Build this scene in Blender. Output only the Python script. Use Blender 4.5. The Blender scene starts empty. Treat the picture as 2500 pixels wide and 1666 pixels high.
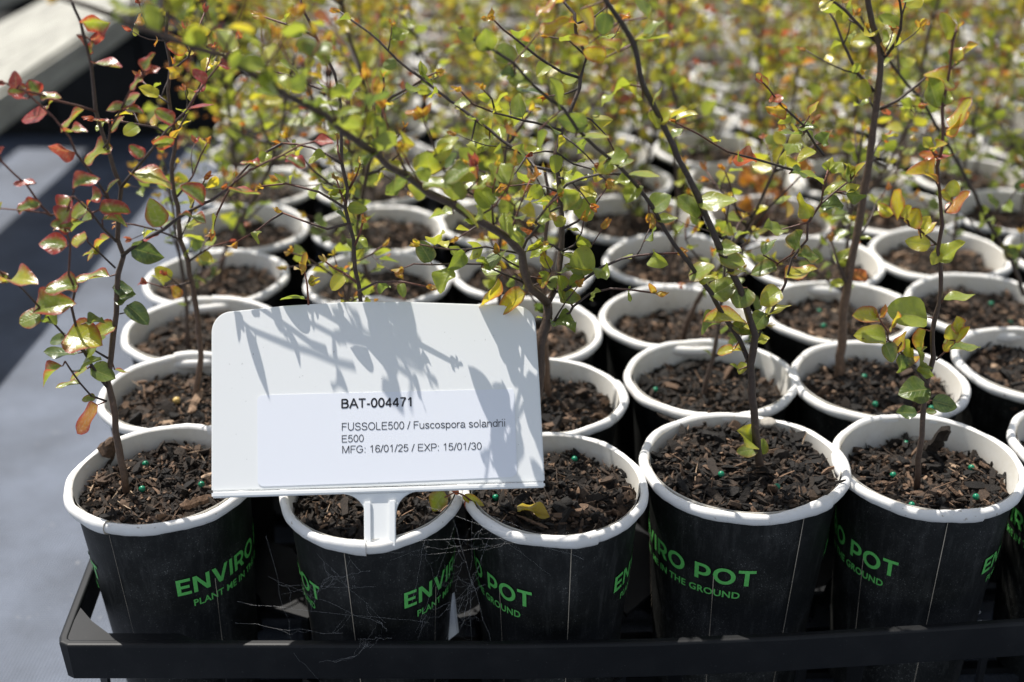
import bpy, bmesh, math, random
import numpy as np
from mathutils import Vector, Matrix, noise
R = math.radians
C = bpy.context.scene.collection
S = bpy.context.scene

# ------------------------------------------------------------------ camera, sky, sun, exposure
ZR = 0.14                      # height of the pot rims above the ground
CAMZ = ZR + 0.2955
PITCH = R(25.31)
FPX = 3058.0
cam = bpy.data.cameras.new("camera"); camo = bpy.data.objects.new("camera", cam); C.objects.link(camo)
camo.location = (0, 0, CAMZ); camo.rotation_euler = (R(90) - PITCH, 0, 0)
cam.sensor_width = 36; cam.lens = FPX / 2500 * 36; cam.clip_start = 0.02; cam.clip_end = 200
cam.dof.use_dof = True; cam.dof.focus_distance = 0.545; cam.dof.aperture_fstop = 6.0; cam.dof.aperture_blades = 0
S.camera = camo
SUN_DIR = Vector((0.30, -0.36, -0.88)).normalized()      # the way the light travels
w = bpy.data.worlds.new("World"); S.world = w; w.use_nodes = True
nt = w.node_tree; bg = nt.nodes["Background"]
sky = nt.nodes.new("ShaderNodeTexSky"); sky.sky_type = 'NISHITA'; sky.sun_disc = False
sky.sun_elevation = math.asin(-SUN_DIR.z)
sky.sun_rotation = math.atan2(-SUN_DIR.x, -SUN_DIR.y)
hs = nt.nodes.new("ShaderNodeHueSaturation"); hs.inputs['Saturation'].default_value = .5      # thin bright cloud greys the blue
nt.links.new(sky.outputs[0], hs.inputs['Color']); nt.links.new(hs.outputs[0], bg.inputs[0]); bg.inputs[1].default_value = 0.11
sl = bpy.data.lights.new("sun", 'SUN'); sl.energy = 4.8; sl.angle = R(0.5); sl.color = (1.0, 0.955, 0.89)
so = bpy.data.objects.new("sun", sl); C.objects.link(so)
so.rotation_euler = SUN_DIR.to_track_quat('-Z', 'Y').to_euler(); so.location = (-1, 1, 3)
S.view_settings.view_transform = 'Standard'; S.view_settings.look = 'None'
S.view_settings.exposure = 0.60; S.view_settings.gamma = 1
S.render.engine = 'CYCLES'
S.cycles.max_bounces = 7; S.cycles.transparent_max_bounces = 4
S.cycles.sample_clamp_indirect = 4

FW = Vector((0, math.cos(PITCH), -math.sin(PITCH))); UP = Vector((0, math.sin(PITCH), math.cos(PITCH))); RT = Vector((1, 0, 0))
CAM = Vector((0, 0, CAMZ))
def ray(u, v):
    return FW + RT * ((u - 1250) / FPX) + UP * ((833 - v) / FPX)
def at_y(u, v, y):             # point of the photograph's ray that lies at distance y
    r = ray(u, v); return CAM + r * (y / r.y)
def at_z(u, v, z):
    r = ray(u, v); return CAM + r * ((z - CAMZ) / r.z)

# ------------------------------------------------------------------ helpers
def tag(o, label=None, cat=None, group=None, kind=None):
    if label: o['label'] = label
    if cat: o['category'] = cat
    if group: o['group'] = group
    if kind: o['kind'] = kind
    return o
def link(o, parent=None):
    C.objects.link(o)
    if parent: o.parent = parent
    return o
def mesh_obj(name, me, parent=None, loc=None):
    o = bpy.data.objects.new(name, me); link(o, parent)
    if loc is not None: o.location = loc
    return o
def empty(name, loc):
    o = bpy.data.objects.new(name, None); o.empty_display_size = .02; C.objects.link(o); o.location = loc; return o

class MB:                      # mesh builder on arrays
    def __init__(s): s.v = []; s.f = []; s.n = 0; s.a = {}; s.mi = []
    def add(s, verts, faces, mat=0, **attrs):
        verts = np.asarray(verts, float).reshape(-1, 3)
        s.v.append(verts); s.f += [[i + s.n for i in f] for f in faces]; s.mi += [mat] * len(faces)
        for k, val in attrs.items():
            val = np.asarray(val, float)
            if val.ndim == 1: val = np.tile(val, (len(verts), 1))
            s.a.setdefault(k, []).append((s.n, val))
        s.n += len(verts)
    def mesh(s, name, mats, smooth=True):
        me = bpy.data.meshes.new(name)
        V = np.concatenate(s.v) if s.v else np.zeros((0, 3))
        me.from_pydata(V.tolist(), [], s.f)
        for m in mats: me.materials.append(m)
        if len(mats) > 1: me.polygons.foreach_set('material_index', s.mi)
        me.polygons.foreach_set('use_smooth', [smooth] * len(me.polygons))
        for k, lst in s.a.items():
            arr = np.zeros((len(V), 4)); arr[:, 3] = 1
            for st, val in lst: arr[st:st + len(val), :val.shape[1]] = val
            at = me.attributes.new(k, 'FLOAT_COLOR', 'POINT'); at.data.foreach_set('color', arr.ravel())
        me.update(); return me

def frame_of(t):
    t = Vector(t).normalized(); a = Vector((0, 0, 1)) if abs(t.z) < .9 else Vector((1, 0, 0))
    x = t.cross(a).normalized(); return x, x.cross(t).normalized()
def tube(mb, pts, radii, k=6, cap=True, **attrs):
    pts = [Vector(p) for p in pts]; n = len(pts); V = []
    for i, p in enumerate(pts):
        t = pts[min(i + 1, n - 1)] - pts[max(i - 1, 0)]
        if t.length < 1e-9: t = Vector((0, 0, 1))
        x, y = frame_of(t); r = radii[i] if hasattr(radii, '__len__') else radii
        for j in range(k):
            a = 2 * math.pi * j / k; V.append(p + (x * math.cos(a) + y * math.sin(a)) * r)
    F = [[i * k + j, i * k + (j + 1) % k, (i + 1) * k + (j + 1) % k, (i + 1) * k + j] for i in range(n - 1) for j in range(k)]
    if cap: F.append(list(range((n - 1) * k, n * k))); F.append(list(range(k - 1, -1, -1)))
    mb.add([tuple(v) for v in V], F, **attrs)
def smooth_line(pts, step=.006):      # Catmull-Rom through the points
    pts = [Vector(p) for p in pts]; out = []
    for i in range(len(pts) - 1):
        p0 = pts[max(i - 1, 0)]; p1 = pts[i]; p2 = pts[i + 1]; p3 = pts[min(i + 2, len(pts) - 1)]
        n = max(1, int((p2 - p1).length / step))
        for k in range(n):
            t = k / n
            out.append(.5 * ((2 * p1) + (p2 - p0) * t + (2 * p0 - 5 * p1 + 4 * p2 - p3) * t * t + (3 * p1 - p0 - 3 * p2 + p3) * t ** 3))
    out.append(pts[-1]); return out

# ------------------------------------------------------------------ materials
def mat(name):
    m = bpy.data.materials.new(name); m.use_nodes = True; t = m.node_tree; return m, t, t.nodes, t.links, t.nodes["Principled BSDF"]
def N(t, typ, **kw):
    n = t.nodes.new(typ)
    for k, v in kw.items():
        if k in n.inputs: n.inputs[k].default_value = v
        else: setattr(n, k, v)
    return n
def ramp(t, src, stops, interp='LINEAR'):
    r = t.nodes.new("ShaderNodeValToRGB"); r.color_ramp.interpolation = interp; e = r.color_ramp.elements
    while len(e) < len(stops): e.new(.5)
    for i, (p, c) in enumerate(stops):
        e[i].position = p; e[i].color = (c if hasattr(c, '__len__') else (c, c, c)) + ((1,) if not hasattr(c, '__len__') or len(c) == 3 else ()) if hasattr(c, '__len__') else (c, c, c, 1)
    t.links.new(src, r.inputs[0]); return r.outputs[0]
def noise_n(t, scale, detail=4, rough=.6, coord=None, dist=0):
    n = N(t, "ShaderNodeTexNoise"); n.inputs['Scale'].default_value = scale; n.inputs['Detail'].default_value = detail
    n.inputs['Roughness'].default_value = rough; n.inputs['Distortion'].default_value = dist
    if coord is None: coord = N(t, "ShaderNodeTexCoord").outputs['Object']
    t.links.new(coord, n.inputs['Vector']); return n.outputs[0]
def mixc(t, f, a, b, typ='MIX'):
    m = t.nodes.new("ShaderNodeMix"); m.data_type = 'RGBA'; m.blend_type = typ
    for s, x in ((0, f), (6, a), (7, b)):
        if hasattr(x, 'is_output') or isinstance(x, bpy.types.NodeSocket): t.links.new(x, m.inputs[s])
        else: m.inputs[s].default_value = x if s == 0 else (tuple(x) + (1,) if len(x) == 3 else x)
    return m.outputs[2]
def math_n(t, op, a, b=None, c=None):
    m = t.nodes.new("ShaderNodeMath"); m.operation = op
    for i, x in enumerate((a, b, c)):
        if x is None: continue
        if isinstance(x, bpy.types.NodeSocket): t.links.new(x, m.inputs[i])
        else: m.inputs[i].default_value = x
    return m.outputs[0]
def bump(t, bs, h, strength, dist=.001):
    b = N(t, "ShaderNodeBump"); b.inputs['Strength'].default_value = strength; b.inputs['Distance'].default_value = dist
    t.links.new(h, b.inputs['Height']); t.links.new(b.outputs[0], bs.inputs['Normal'])

def N_z(t, co):
    sx = N(t, "ShaderNodeSeparateXYZ"); t.links.new(co, sx.inputs[0]); return sx.outputs[2]
def make_materials():
    M = {}
    # black coated paper with scuffs and dust
    m, t, n, l, b = mat("black_paper"); M['black'] = m
    co = N(t, "ShaderNodeNewGeometry").outputs['Position']
    fine = ramp(t, noise_n(t, 1500, 3, .7, co), [(.60, 0.0), (.75, 1.0)])
    patch = ramp(t, noise_n(t, 55, 5, .65, co), [(.46, 0.0), (.74, 1.0)])
    low = ramp(t, math_n(t, 'MULTIPLY', N_z(t, co), 1.0), [(.045, 1.0), (.085, 0.0)])
    low = math_n(t, 'MULTIPLY', low, ramp(t, noise_n(t, 34, 4, .6, co), [(.42, 0.0), (.62, 1.0)]))
    f = math_n(t, 'MULTIPLY', fine, math_n(t, 'ADD', math_n(t, 'MULTIPLY', low, .6), math_n(t, 'MULTIPLY_ADD', patch, .85, .14)))
    mp = N(t, 'ShaderNodeMapping'); mp.inputs['Scale'].default_value = (1, 1, .12); l.new(co, mp.inputs[0])
    streak = ramp(t, noise_n(t, 240, 4, .7, mp.outputs[0]), [(.52, 0.0), (.72, .05)])
    haze = math_n(t, 'ADD', math_n(t, 'MULTIPLY', patch, .045), streak)
    c = mixc(t, math_n(t, 'ADD', f, haze), (.0042, .0048, .0042), (.42, .42, .40)); l.new(c, b.inputs['Base Color'])
    b.inputs['Roughness'].default_value = .55; b.inputs['Specular IOR Level'].default_value = .35
    bump(t, b, noise_n(t, 700, 3, .6, co), .15, .0005)
    # white rolled paper rim
    m, t, n, l, b = mat("white_paper_rim"); M['rim'] = m
    co = N(t, "ShaderNodeNewGeometry").outputs['Position']
    g = ramp(t, noise_n(t, 60, 5, .7, co), [(.3, (.66, .645, .61)), (.68, (.74, .73, .715))])
    sp = math_n(t, 'MAXIMUM', ramp(t, noise_n(t, 420, 2, .6, co), [(.68, 0.0), (.74, .7)]), ramp(t, noise_n(t, 38, 6, .75, co), [(.60, 0.0), (.74, .45)]))
    l.new(mixc(t, sp, g, (.30, .24, .18)), b.inputs['Base Color']); b.inputs['Roughness'].default_value = .5
    b.inputs['Subsurface Weight'].default_value = .05; b.inputs['Subsurface Radius'].default_value = (.004, .003, .002)
    bump(t, b, noise_n(t, 220, 4, .6, co), .12, .0006)
    # inside wall, stained towards the compost by splashes
    m, t, n, l, b = mat("white_paper_lining"); M['lining'] = m
    co = N(t, "ShaderNodeTexCoord").outputs['Object']
    g = ramp(t, noise_n(t, 45, 6, .7, co), [(.35, (.72, .70, .65)), (.7, (.60, .56, .48))])
    sp = ramp(t, noise_n(t, 260, 4, .7, co), [(.60, 0.0), (.70, .8)])
    sx = N(t, "ShaderNodeSeparateXYZ"); l.new(co, sx.inputs[0])
    low = ramp(t, math_n(t, 'MULTIPLY_ADD', sx.outputs[2], -60.0, 0.0), [(.25, 0.0), (.95, 1.0)])
    l.new(mixc(t, math_n(t, 'MULTIPLY', sp, low), g, (.12, .08, .05)), b.inputs['Base Color']); b.inputs['Roughness'].default_value = .6
    # printed green
    m, t, n, l, b = mat("green_print"); M['print'] = m
    g = ramp(t, noise_n(t, 900, 3, .6, N(t, "ShaderNodeNewGeometry").outputs['Position']), [(.35, (.11, .50, .10)), (.7, (.15, .58, .14))])
    l.new(g, b.inputs['Base Color']); b.inputs['Roughness'].default_value = .5
    m, t, n, l, b = mat("cut_edge"); M['cut'] = m
    b.inputs['Base Color'].default_value = (.42, .36, .28, 1); b.inputs['Roughness'].default_value = .8
    # compost
    m, t, n, l, b = mat("bark_compost"); M['soil'] = m
    a = N(t, "ShaderNodeAttribute", attribute_name="cc"); sx = N(t, "ShaderNodeSeparateColor"); l.new(a.outputs[0], sx.inputs[0])
    co = N(t, "ShaderNodeTexCoord").outputs['Object']
    base = ramp(t, sx.outputs[0], [(0.0, (.010, .008, .0065)), (.25, (.032, .022, .015)), (.50, (.130, .080, .050)), (.75, (.28, .175, .11)), (1.0, (.46, .34, .23))])
    grain = ramp(t, noise_n(t, 900, 4, .7, co), [(.3, .45), (.7, 1.25)])
    l.new(mixc(t, 1.0, base, grain, 'MULTIPLY'), b.inputs['Base Color'])
    b.inputs['Roughness'].default_value = .8; b.inputs['Specular IOR Level'].default_value = .35
    bump(t, b, noise_n(t, 1100, 4, .7, co), .8, .0008)
    # stems
    m, t, n, l, b = mat("bark"); M['bark'] = m
    a = N(t, "ShaderNodeAttribute", attribute_name="sc"); sx = N(t, "ShaderNodeSeparateColor"); l.new(a.outputs[0], sx.inputs[0])
    co = N(t, "ShaderNodeTexCoord").outputs['Object']
    base = ramp(t, sx.outputs[0], [(0.0, (.026, .020, .018)), (.5, (.055, .036, .030)), (.8, (.14, .045, .025)), (1.0, (.30, .08, .035))])
    base = mixc(t, sx.outputs[1], base, (.17, .10, .06))
    gr = ramp(t, noise_n(t, 500, 4, .7, co), [(.3, .6), (.62, 1.1), (.72, 2.2)])
    l.new(mixc(t, 1.0, base, gr, 'MULTIPLY'), b.inputs['Base Color']); b.inputs['Roughness'].default_value = .55
    bump(t, b, noise_n(t, 900, 3, .6, co), .6, .0006)
    # leaves
    m, t, n, l, b = mat("leaf"); M['leaf'] = m
    a = N(t, "ShaderNodeAttribute", attribute_name="lc"); sx = N(t, "ShaderNodeSeparateColor"); l.new(a.outputs[0], sx.inputs[0])
    u = N(t, "ShaderNodeAttribute", attribute_name="lu"); su = N(t, "ShaderNodeSeparateColor"); l.new(u.outputs[0], su.inputs[0])
    co = N(t, "ShaderNodeTexCoord").outputs['Object']
    mott = noise_n(t, 420, 4, .65, co)
    # tint: 0 deep green, .25 lime, .42 yellow, .6 orange, .85+ red
    tt = math_n(t, 'ADD', sx.outputs[0], math_n(t, 'MULTIPLY_ADD', mott, .16, -.08))
    stops = [(0.0, (.050, .092, .038)), (.10, (.150, .205, .046)), (.24, (.290, .335, .048)), (.40, (.52, .43, .040)),
             (.52, (.42, .27, .028)), (.66, (.42, .15, .025)), (.82, (.38, .085, .055)), (1.0, (.30, .045, .055))]
    base = ramp(t, tt, stops)
    # side and middle veins (paler above)
    au = math_n(t, 'ABSOLUTE', math_n(t, 'SUBTRACT', su.outputs[0], .5))
    mid = ramp(t, au, [(.010, 1.0), (.035, 0.0)])
    ve = math_n(t, 'SINE', math_n(t, 'MULTIPLY', math_n(t, 'SUBTRACT', su.outputs[1], math_n(t, 'MULTIPLY', au, .55)), 46.0))
    ve = ramp(t, ve, [(.86, 0.0), (1.0, .45)])
    base2 = mixc(t, math_n(t, 'MULTIPLY', math_n(t, 'MAXIMUM', mid, ve), .40), base, (.34, .34, .12))
    # red margin
    edge = ramp(t, math_n(t, 'ADD', sx.outputs[1], math_n(t, 'MULTIPLY_ADD', mott, .5, -.25)), [(.50, 0.0), (.98, 1.0)])
    em = math_n(t, 'MULTIPLY', edge, math_n(t, 'POWER', sx.outputs[2], 2.0))
    base3 = mixc(t, em, base2, (.33, .045, .045))
    pale_gloss = ramp(t, noise_n(t, 650, 3, .7, co), [(.50, 0.0), (.70, .30)])  # cream mottling, with sky gloss painted into the leaf colour
    base3 = mixc(t, math_n(t, 'MULTIPLY', pale_gloss, sx.outputs[2]), base3, (.50, .42, .38))
    spots = ramp(t, noise_n(t, 330, 2, .5, co), [(.73, 0.0), (.76, .7)])
    base4 = mixc(t, spots, base3, (.06, .035, .015))
    # underside paler
    geo = N(t, "ShaderNodeNewGeometry")
    base5 = mixc(t, math_n(t, 'MULTIPLY', geo.outputs['Backfacing'], .35), base4, (.26, .30, .14))
    l.new(base5, b.inputs['Base Color'])
    rg = math_n(t, 'MULTIPLY_ADD', geo.outputs['Backfacing'], .3, .26); l.new(rg, b.inputs['Roughness'])
    b.inputs['Specular IOR Level'].default_value = .62
    bump(t, b, math_n(t, 'ADD', noise_n(t, 800, 3, .6, co), math_n(t, 'MULTIPLY', math_n(t, 'MAXIMUM', mid, ve), -.6)), .35, .0004)
    tr = N(t, "ShaderNodeBsdfTranslucent")
    l.new(mixc(t, 1.0, base4, (1.45, 1.45, .75), 'MULTIPLY'), tr.inputs[0])
    mx = N(t, "ShaderNodeMixShader"); mx.inputs[0].default_value = .45
    l.new(b.outputs[0], mx.inputs[1]); l.new(tr.outputs[0], mx.inputs[2]); l.new(mx.outputs[0], n["Material Output"].inputs[0])
    # tray plastic
    m, t, n, l, b = mat("tray_plastic"); M['tray'] = m
    co = N(t, "ShaderNodeTexCoord").outputs['Object']
    d = ramp(t, noise_n(t, 1300, 2, .6, co), [(.70, 0.0), (.78, .22)])
    d2 = ramp(t, noise_n(t, 40, 4, .6, co), [(.45, 0.0), (.75, .02)])
    l.new(mixc(t, math_n(t, 'MAXIMUM', d, d2), (.0038, .0043, .0052), (.35, .35, .34)), b.inputs['Base Color']); b.inputs['Roughness'].default_value = .5; b.inputs['Specular IOR Level'].default_value = .28
    # sign plastic and sticker
    m, t, n, l, b = mat("white_plastic"); M['plastic'] = m
    co = N(t, "ShaderNodeTexCoord").outputs['Object']
    d = ramp(t, noise_n(t, 480, 2, .5, co), [(.745, 0.0), (.765, .45)])
    l.new(mixc(t, d, (.80, .81, .80), (.30, .29, .27)), b.inputs['Base Color']); b.inputs['Roughness'].default_value = .32
    m, t, n, l, b = mat("sticker_paper"); M['sticker'] = m
    b.inputs['Base Color'].default_value = (.79, .81, .86, 1); b.inputs['Roughness'].default_value = .42
    m, t, n, l, b = mat("printed_ink"); M['ink'] = m
    b.inputs['Base Color'].default_value = (.02, .02, .025, 1); b.inputs['Roughness'].default_value = .5
    # ground cloth: grey woven weed mat
    m, t, n, l, b = mat("weed_mat"); M['mat'] = m
    co = N(t, "ShaderNodeTexCoord").outputs['Object']
    wv = N(t, "ShaderNodeTexWave"); wv.bands_direction = 'X'; wv.inputs['Scale'].default_value = 160; l.new(co, wv.inputs[0])
    wv2 = N(t, "ShaderNodeTexWave"); wv2.bands_direction = 'Y'; wv2.inputs['Scale'].default_value = 160; l.new(co, wv2.inputs[0])
    g = ramp(t, noise_n(t, 9, 6, .65, co), [(.3, (.030, .040, .060)), (.66, (.105, .128, .175))])
    dirt = ramp(t, noise_n(t, 120, 3, .7, co), [(.66, 0.0), (.74, .6)])
    g = mixc(t, dirt, g, (.26, .26, .26))
    wvs = math_n(t, 'MULTIPLY', wv.outputs[1], wv2.outputs[1])
    g = mixc(t, math_n(t, 'MULTIPLY', wvs, .35), g, (.10, .11, .13))
    l.new(g, b.inputs['Base Color']); b.inputs['Roughness'].default_value = .55
    bump(t, b, wvs, .5, .001)
    # weathered painted timber
    m, t, n, l, b = mat("pale_timber"); M['timber'] = m
    mp = N(t, "ShaderNodeMapping"); mp.inputs['Scale'].default_value = (1, 14, 14)
    l.new(N(t, "ShaderNodeTexCoord").outputs['Object'], mp.inputs[0])
    g = ramp(t, noise_n(t, 14, 6, .7, mp.outputs[0]), [(.3, (.16, .155, .13)), (.55, (.34, .33, .28)), (.75, (.46, .45, .39))])
    l.new(g, b.inputs['Base Color']); b.inputs['Roughness'].default_value = .7
    bump(t, b, noise_n(t, 20, 5, .7, mp.outputs[0]), .5, .004)
    m, t, n, l, b = mat("fertiliser_green"); M['pellet'] = m
    b.inputs['Base Color'].default_value = (.004, .17, .085, 1); b.inputs['Roughness'].default_value = .28
    m, t, n, l, b = mat("cobweb_silk"); M['silk'] = m
    b.inputs['Base Color'].default_value = (.75, .75, .75, 1); b.inputs['Roughness'].default_value = .4
    m, t, n, l, b = mat("pale_stone"); M['stone'] = m
    g = ramp(t, noise_n(t, 300, 4, .6), [(.3, (.22, .20, .17)), (.7, (.42, .39, .34))]); l.new(g, b.inputs['Base Color']); b.inputs['Roughness'].default_value = .8
    m, t, n, l, b = mat("yellow_resin"); M['amber'] = m
    b.inputs['Base Color'].default_value = (.60, .42, .14, 1); b.inputs['Roughness'].default_value = .3
    return M
M = make_materials()

# ------------------------------------------------------------------ ground and timber
def ground():
    mb = MB(); nx = 60; xs = np.linspace(-3.0, 3.0, nx); ys = np.linspace(-1.0, 5.0, nx)
    V = [(x, y, .0025 * noise.noise(Vector((x * 6, y * 6, 0))) + .0012 * noise.noise(Vector((x * 22, y * 22, 3)))) for y in ys for x in xs]
    F = [[j * nx + i, j * nx + i + 1, (j + 1) * nx + i + 1, (j + 1) * nx + i] for j in range(nx - 1) for i in range(nx - 1)]
    mb.add(V, F); o = mesh_obj("ground", mb.mesh("ground", [M['mat']])); tag(o, kind='structure')
    mb = MB(); mb.add([(-400, -400, -.012), (400, -400, -.012), (400, 400, -.012), (-400, 400, -.012)], [[0, 1, 2, 3]])
    o = mesh_obj("yard", mb.mesh("yard", [M['mat']])); tag(o, kind='structure')
ground()
def box_obj(name, L, W_, H_, matr, parent, loc, rz, bev=.004, rx=0):
    bm = bmesh.new(); bmesh.ops.create_cube(bm, size=1); bmesh.ops.scale(bm, vec=(L, W_, H_), verts=bm.verts)
    bmesh.ops.bevel(bm, geom=bm.edges[:], offset=bev, segments=2, affect='EDGES')
    me = bpy.data.meshes.new(name); bm.to_mesh(me); bm.free(); me.materials.append(matr)
    o = mesh_obj(name, me, parent, loc); o.rotation_euler = (rx, 0, rz); return o
def bench(name, label, p0, p1, width, z, cat='timber rail', nboards=1, gap=.02, height=.035):
    a = Vector(p0); b = Vector(p1); L = (b - a).length; rz = math.atan2(b.y - a.y, b.x - a.x)
    t = empty(name, (a.x, a.y, 0)); tag(t, label, cat)
    mid = (b - a) / 2
    nrm = Vector((-math.sin(rz), math.cos(rz)))
    for k in range(nboards):
        off = nrm * (k * (width + gap))
        box_obj('board', L, width, height, M['timber'], t, (mid.x + off.x, mid.y + off.y, z), rz)
    for s in (.12, .88):
        q = (b - a) * s + nrm * ((nboards - 1) * (width + gap) / 2)
        tot = nboards * width + (nboards - 1) * gap
        zb = z - height / 2
        box_obj('support', .05, tot, zb - .004, M['timber'], t, (q.x, q.y, (zb - .004) / 2), rz)
    return t
bench('timber_bench', 'blurred pale weathered timber bench board at the upper left, nearer the pots', (-.500, .62), (-.500, 2.75), .115, .150)
bench('timber_bench', 'second pale timber board beyond the first, cut by the top left corner', (-.705, 1.42), (-.705, 2.75), .115, .150)
def shade_box():  # added black box, supplies the darkness of the shaded ground by the bench
    t = empty('added_shade_box', (-.60, 1.92, 0)); tag(t, 'added black box standing in for the deep shade under the timber bench', 'shade_box')
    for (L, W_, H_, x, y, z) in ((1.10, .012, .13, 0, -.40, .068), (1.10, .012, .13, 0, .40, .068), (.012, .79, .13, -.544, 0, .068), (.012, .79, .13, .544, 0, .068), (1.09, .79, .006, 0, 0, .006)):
        box_obj('side_panel' if H_ > .01 else 'shade_box_floor', L, W_, H_, M['tray'], t, (x, y, z), 0, .002)
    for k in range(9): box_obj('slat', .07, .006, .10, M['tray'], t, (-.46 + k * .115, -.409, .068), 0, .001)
shade_box()

# ------------------------------------------------------------------ pots
RR = .045                      # outer radius of the rolled rim
def pot_mesh():
    mb = MB(); k = 72; prof = [(.0408, -.002), (.0388, -.03), (.0367, -.06), (.0348, -.09), (.0325, -.124)]
    def ring(prof, flip, mat):
        V = [(r * math.cos(2 * math.pi * j / k), r * math.sin(2 * math.pi * j / k), z) for r, z in prof for j in range(k)]
        F = []
        for i in range(len(prof) - 1):
            for j in range(k):
                f = [i * k + j, (i + 1) * k + j, (i + 1) * k + (j + 1) % k, i * k + (j + 1) % k]
                F.append(f[::-1] if flip else f)
        mb.add(V, F, mat)
    ring(prof, True, 0)
    ring([(.0404, .0008), (.0398, -.003), (.0385, -.015), (.0374, -.032)], False, 1)
    V = [(.0325 * math.cos(2 * math.pi * j / k), .0325 * math.sin(2 * math.pi * j / k), -.1235) for j in range(k)]
    mb.add(V, [list(range(k))[::-1]], 0)
    return mb.mesh("pot", [M['black'], M['lining']])
def rim_mesh(seed):            # rolled paper rim with an overlapping end that stands proud
    rnd = random.Random(seed); mb = MB(); k = 160; m = 16; V = []
    ph = [rnd.uniform(0, 6.28) for _ in range(7)]
    for i in range(k + 1):
        a = 2 * math.pi * i / k; back = 2 * math.pi - a; lap = 1.0
        if back < R(32): lap = 1 + .34 * (1 - back / R(32)) ** .7
        rt = .0023 * lap * (1 + .025 * math.sin(5 * a + ph[0]) + .025 * math.sin(19 * a + ph[1]) + .02 * math.sin(41 * a + ph[6]))
        rc = RR - .0023 + .0004 * math.sin(3 * a + ph[2]) + .0002 * math.sin(11 * a + ph[5]); zc = -.0012 + .0005 * math.sin(2 * a + ph[3]) + .0003 * math.sin(7 * a + ph[4])
        for j in range(m):
            b = 2 * math.pi * j / m; q = .0003 if abs(b - 4.4) < .5 else 0
            V.append(((rc + rt * .95 * math.cos(b)) * math.cos(a), (rc + rt * .95 * math.cos(b)) * math.sin(a), zc + rt * 1.12 * math.sin(b) - q))
    F = [[i * m + j, ((i + 1)) * m + j, ((i + 1)) * m + (j + 1) % m, i * m + (j + 1) % m] for i in range(k) for j in range(m)]
    mb.add(V, F)
    V2 = V[k * m:(k + 1) * m] + V[:m]                     # the raw end of the lap, a flat step
    mb.add(V2, [[j, m + j, m + (j + 1) % m, (j + 1) % m] for j in range(m)], 1)
    return mb.mesh("rim", [M['rim'], M['cut']])
POT = pot_mesh(); RIMS = [rim_mesh(i) for i in range(4)]

def text_geo(body, size, offset, space=1.0):
    cu = bpy.data.curves.new("t", 'FONT'); cu.body = body; cu.size = size; cu.offset = offset; cu.space_character = space; cu.resolution_u = 4
    o = bpy.data.objects.new("t", cu); C.objects.link(o)
    dg = bpy.context.evaluated_depsgraph_get(); dg.update(); me = o.evaluated_get(dg).to_mesh()
    bm = bmesh.new(); bm.from_mesh(me); o.evaluated_get(dg).to_mesh_clear()
    bpy.data.objects.remove(o); bpy.data.curves.remove(cu)
    bmesh.ops.remove_doubles(bm, verts=bm.verts, dist=1e-6)
    xs = [v.co.x for v in bm.verts]; x0, x1 = min(xs), max(xs)
    return bm, x0, x1
def slab(segs, wth):           # letter drawn with strokes
    out = []
    for (x0, y0), (x1, y1) in segs:
        out.append(((x0, y0), (x1, y1), wth))
    return out
# bold geometric capitals, unit height, drawn as polygons (outer, holes handled by strips)
def letter(ch):
    W_ = .20
    def rect(x0, y0, x1, y1): return [(x0, y0), (x1, y0), (x1, y1), (x0, y1)]
    def arc(cx, cy, rx, ry, a0, a1, th, n=14):
        P = []
        for i in range(n):
            q0 = R(a0 + (a1 - a0) * i / n); q1 = R(a0 + (a1 - a0) * (i + 1) / n)
            P.append([(cx + rx * math.cos(q0), cy + ry * math.sin(q0)), (cx + rx * math.cos(q1), cy + ry * math.sin(q1)),
                      (cx + (rx - th) * math.cos(q1), cy + (ry - th * .88) * math.sin(q1)), (cx + (rx - th) * math.cos(q0), cy + (ry - th * .88) * math.sin(q0))])
        return P
    t = W_ + .02; h = .18
    if ch == 'E': return .78, [rect(0, 0, t, 1), rect(t, 0, .76, h), rect(t, .41, .68, .41 + h), rect(t, 1 - h, .75, 1)]
    if ch == 'N': return .98, [rect(0, 0, t, 1), rect(.94 - t, 0, .94, 1), [(t, 1 - .30), (.94 - t, 0), (.94 - t, .32), (t, 1)]]
    if ch == 'V': return 1.02, [[(0, 1), (.40, 0), (.52, .28), (.24, 1)], [(.40, 0), (.64, 0), (.52, .28)], [(.64, 0), (1.03, 1), (.80, 1), (.52, .28)]]
    if ch == 'I': return .30, [rect(0.02, 0, .02 + t, 1)]
    if ch in 'RP':
        P = [rect(0, 0, t, 1), rect(t, 1 - h, .46, 1), rect(t, .30 if ch == 'R' else .26, .46, .30 + h if ch == 'R' else .26 + h)]
        lo = .30 if ch == 'R' else .26
        P += arc(.46, (1 + lo) / 2, .38, (1 - lo) / 2, -90, 90, t)
        if ch == 'R': P.append([(.58, 0), (.84, 0), (.62, .36), (.40, .30)])
        return .86, P
    if ch == 'O': return 1.10, arc(.54, .5, .55, .52, 0, 360, t, 36)
    if ch == 'T': return .84, [rect(0, 1 - h, .84, 1), rect(.42 - t / 2, 0, .42 + t / 2, 1 - h)]
    return .36, []
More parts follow.
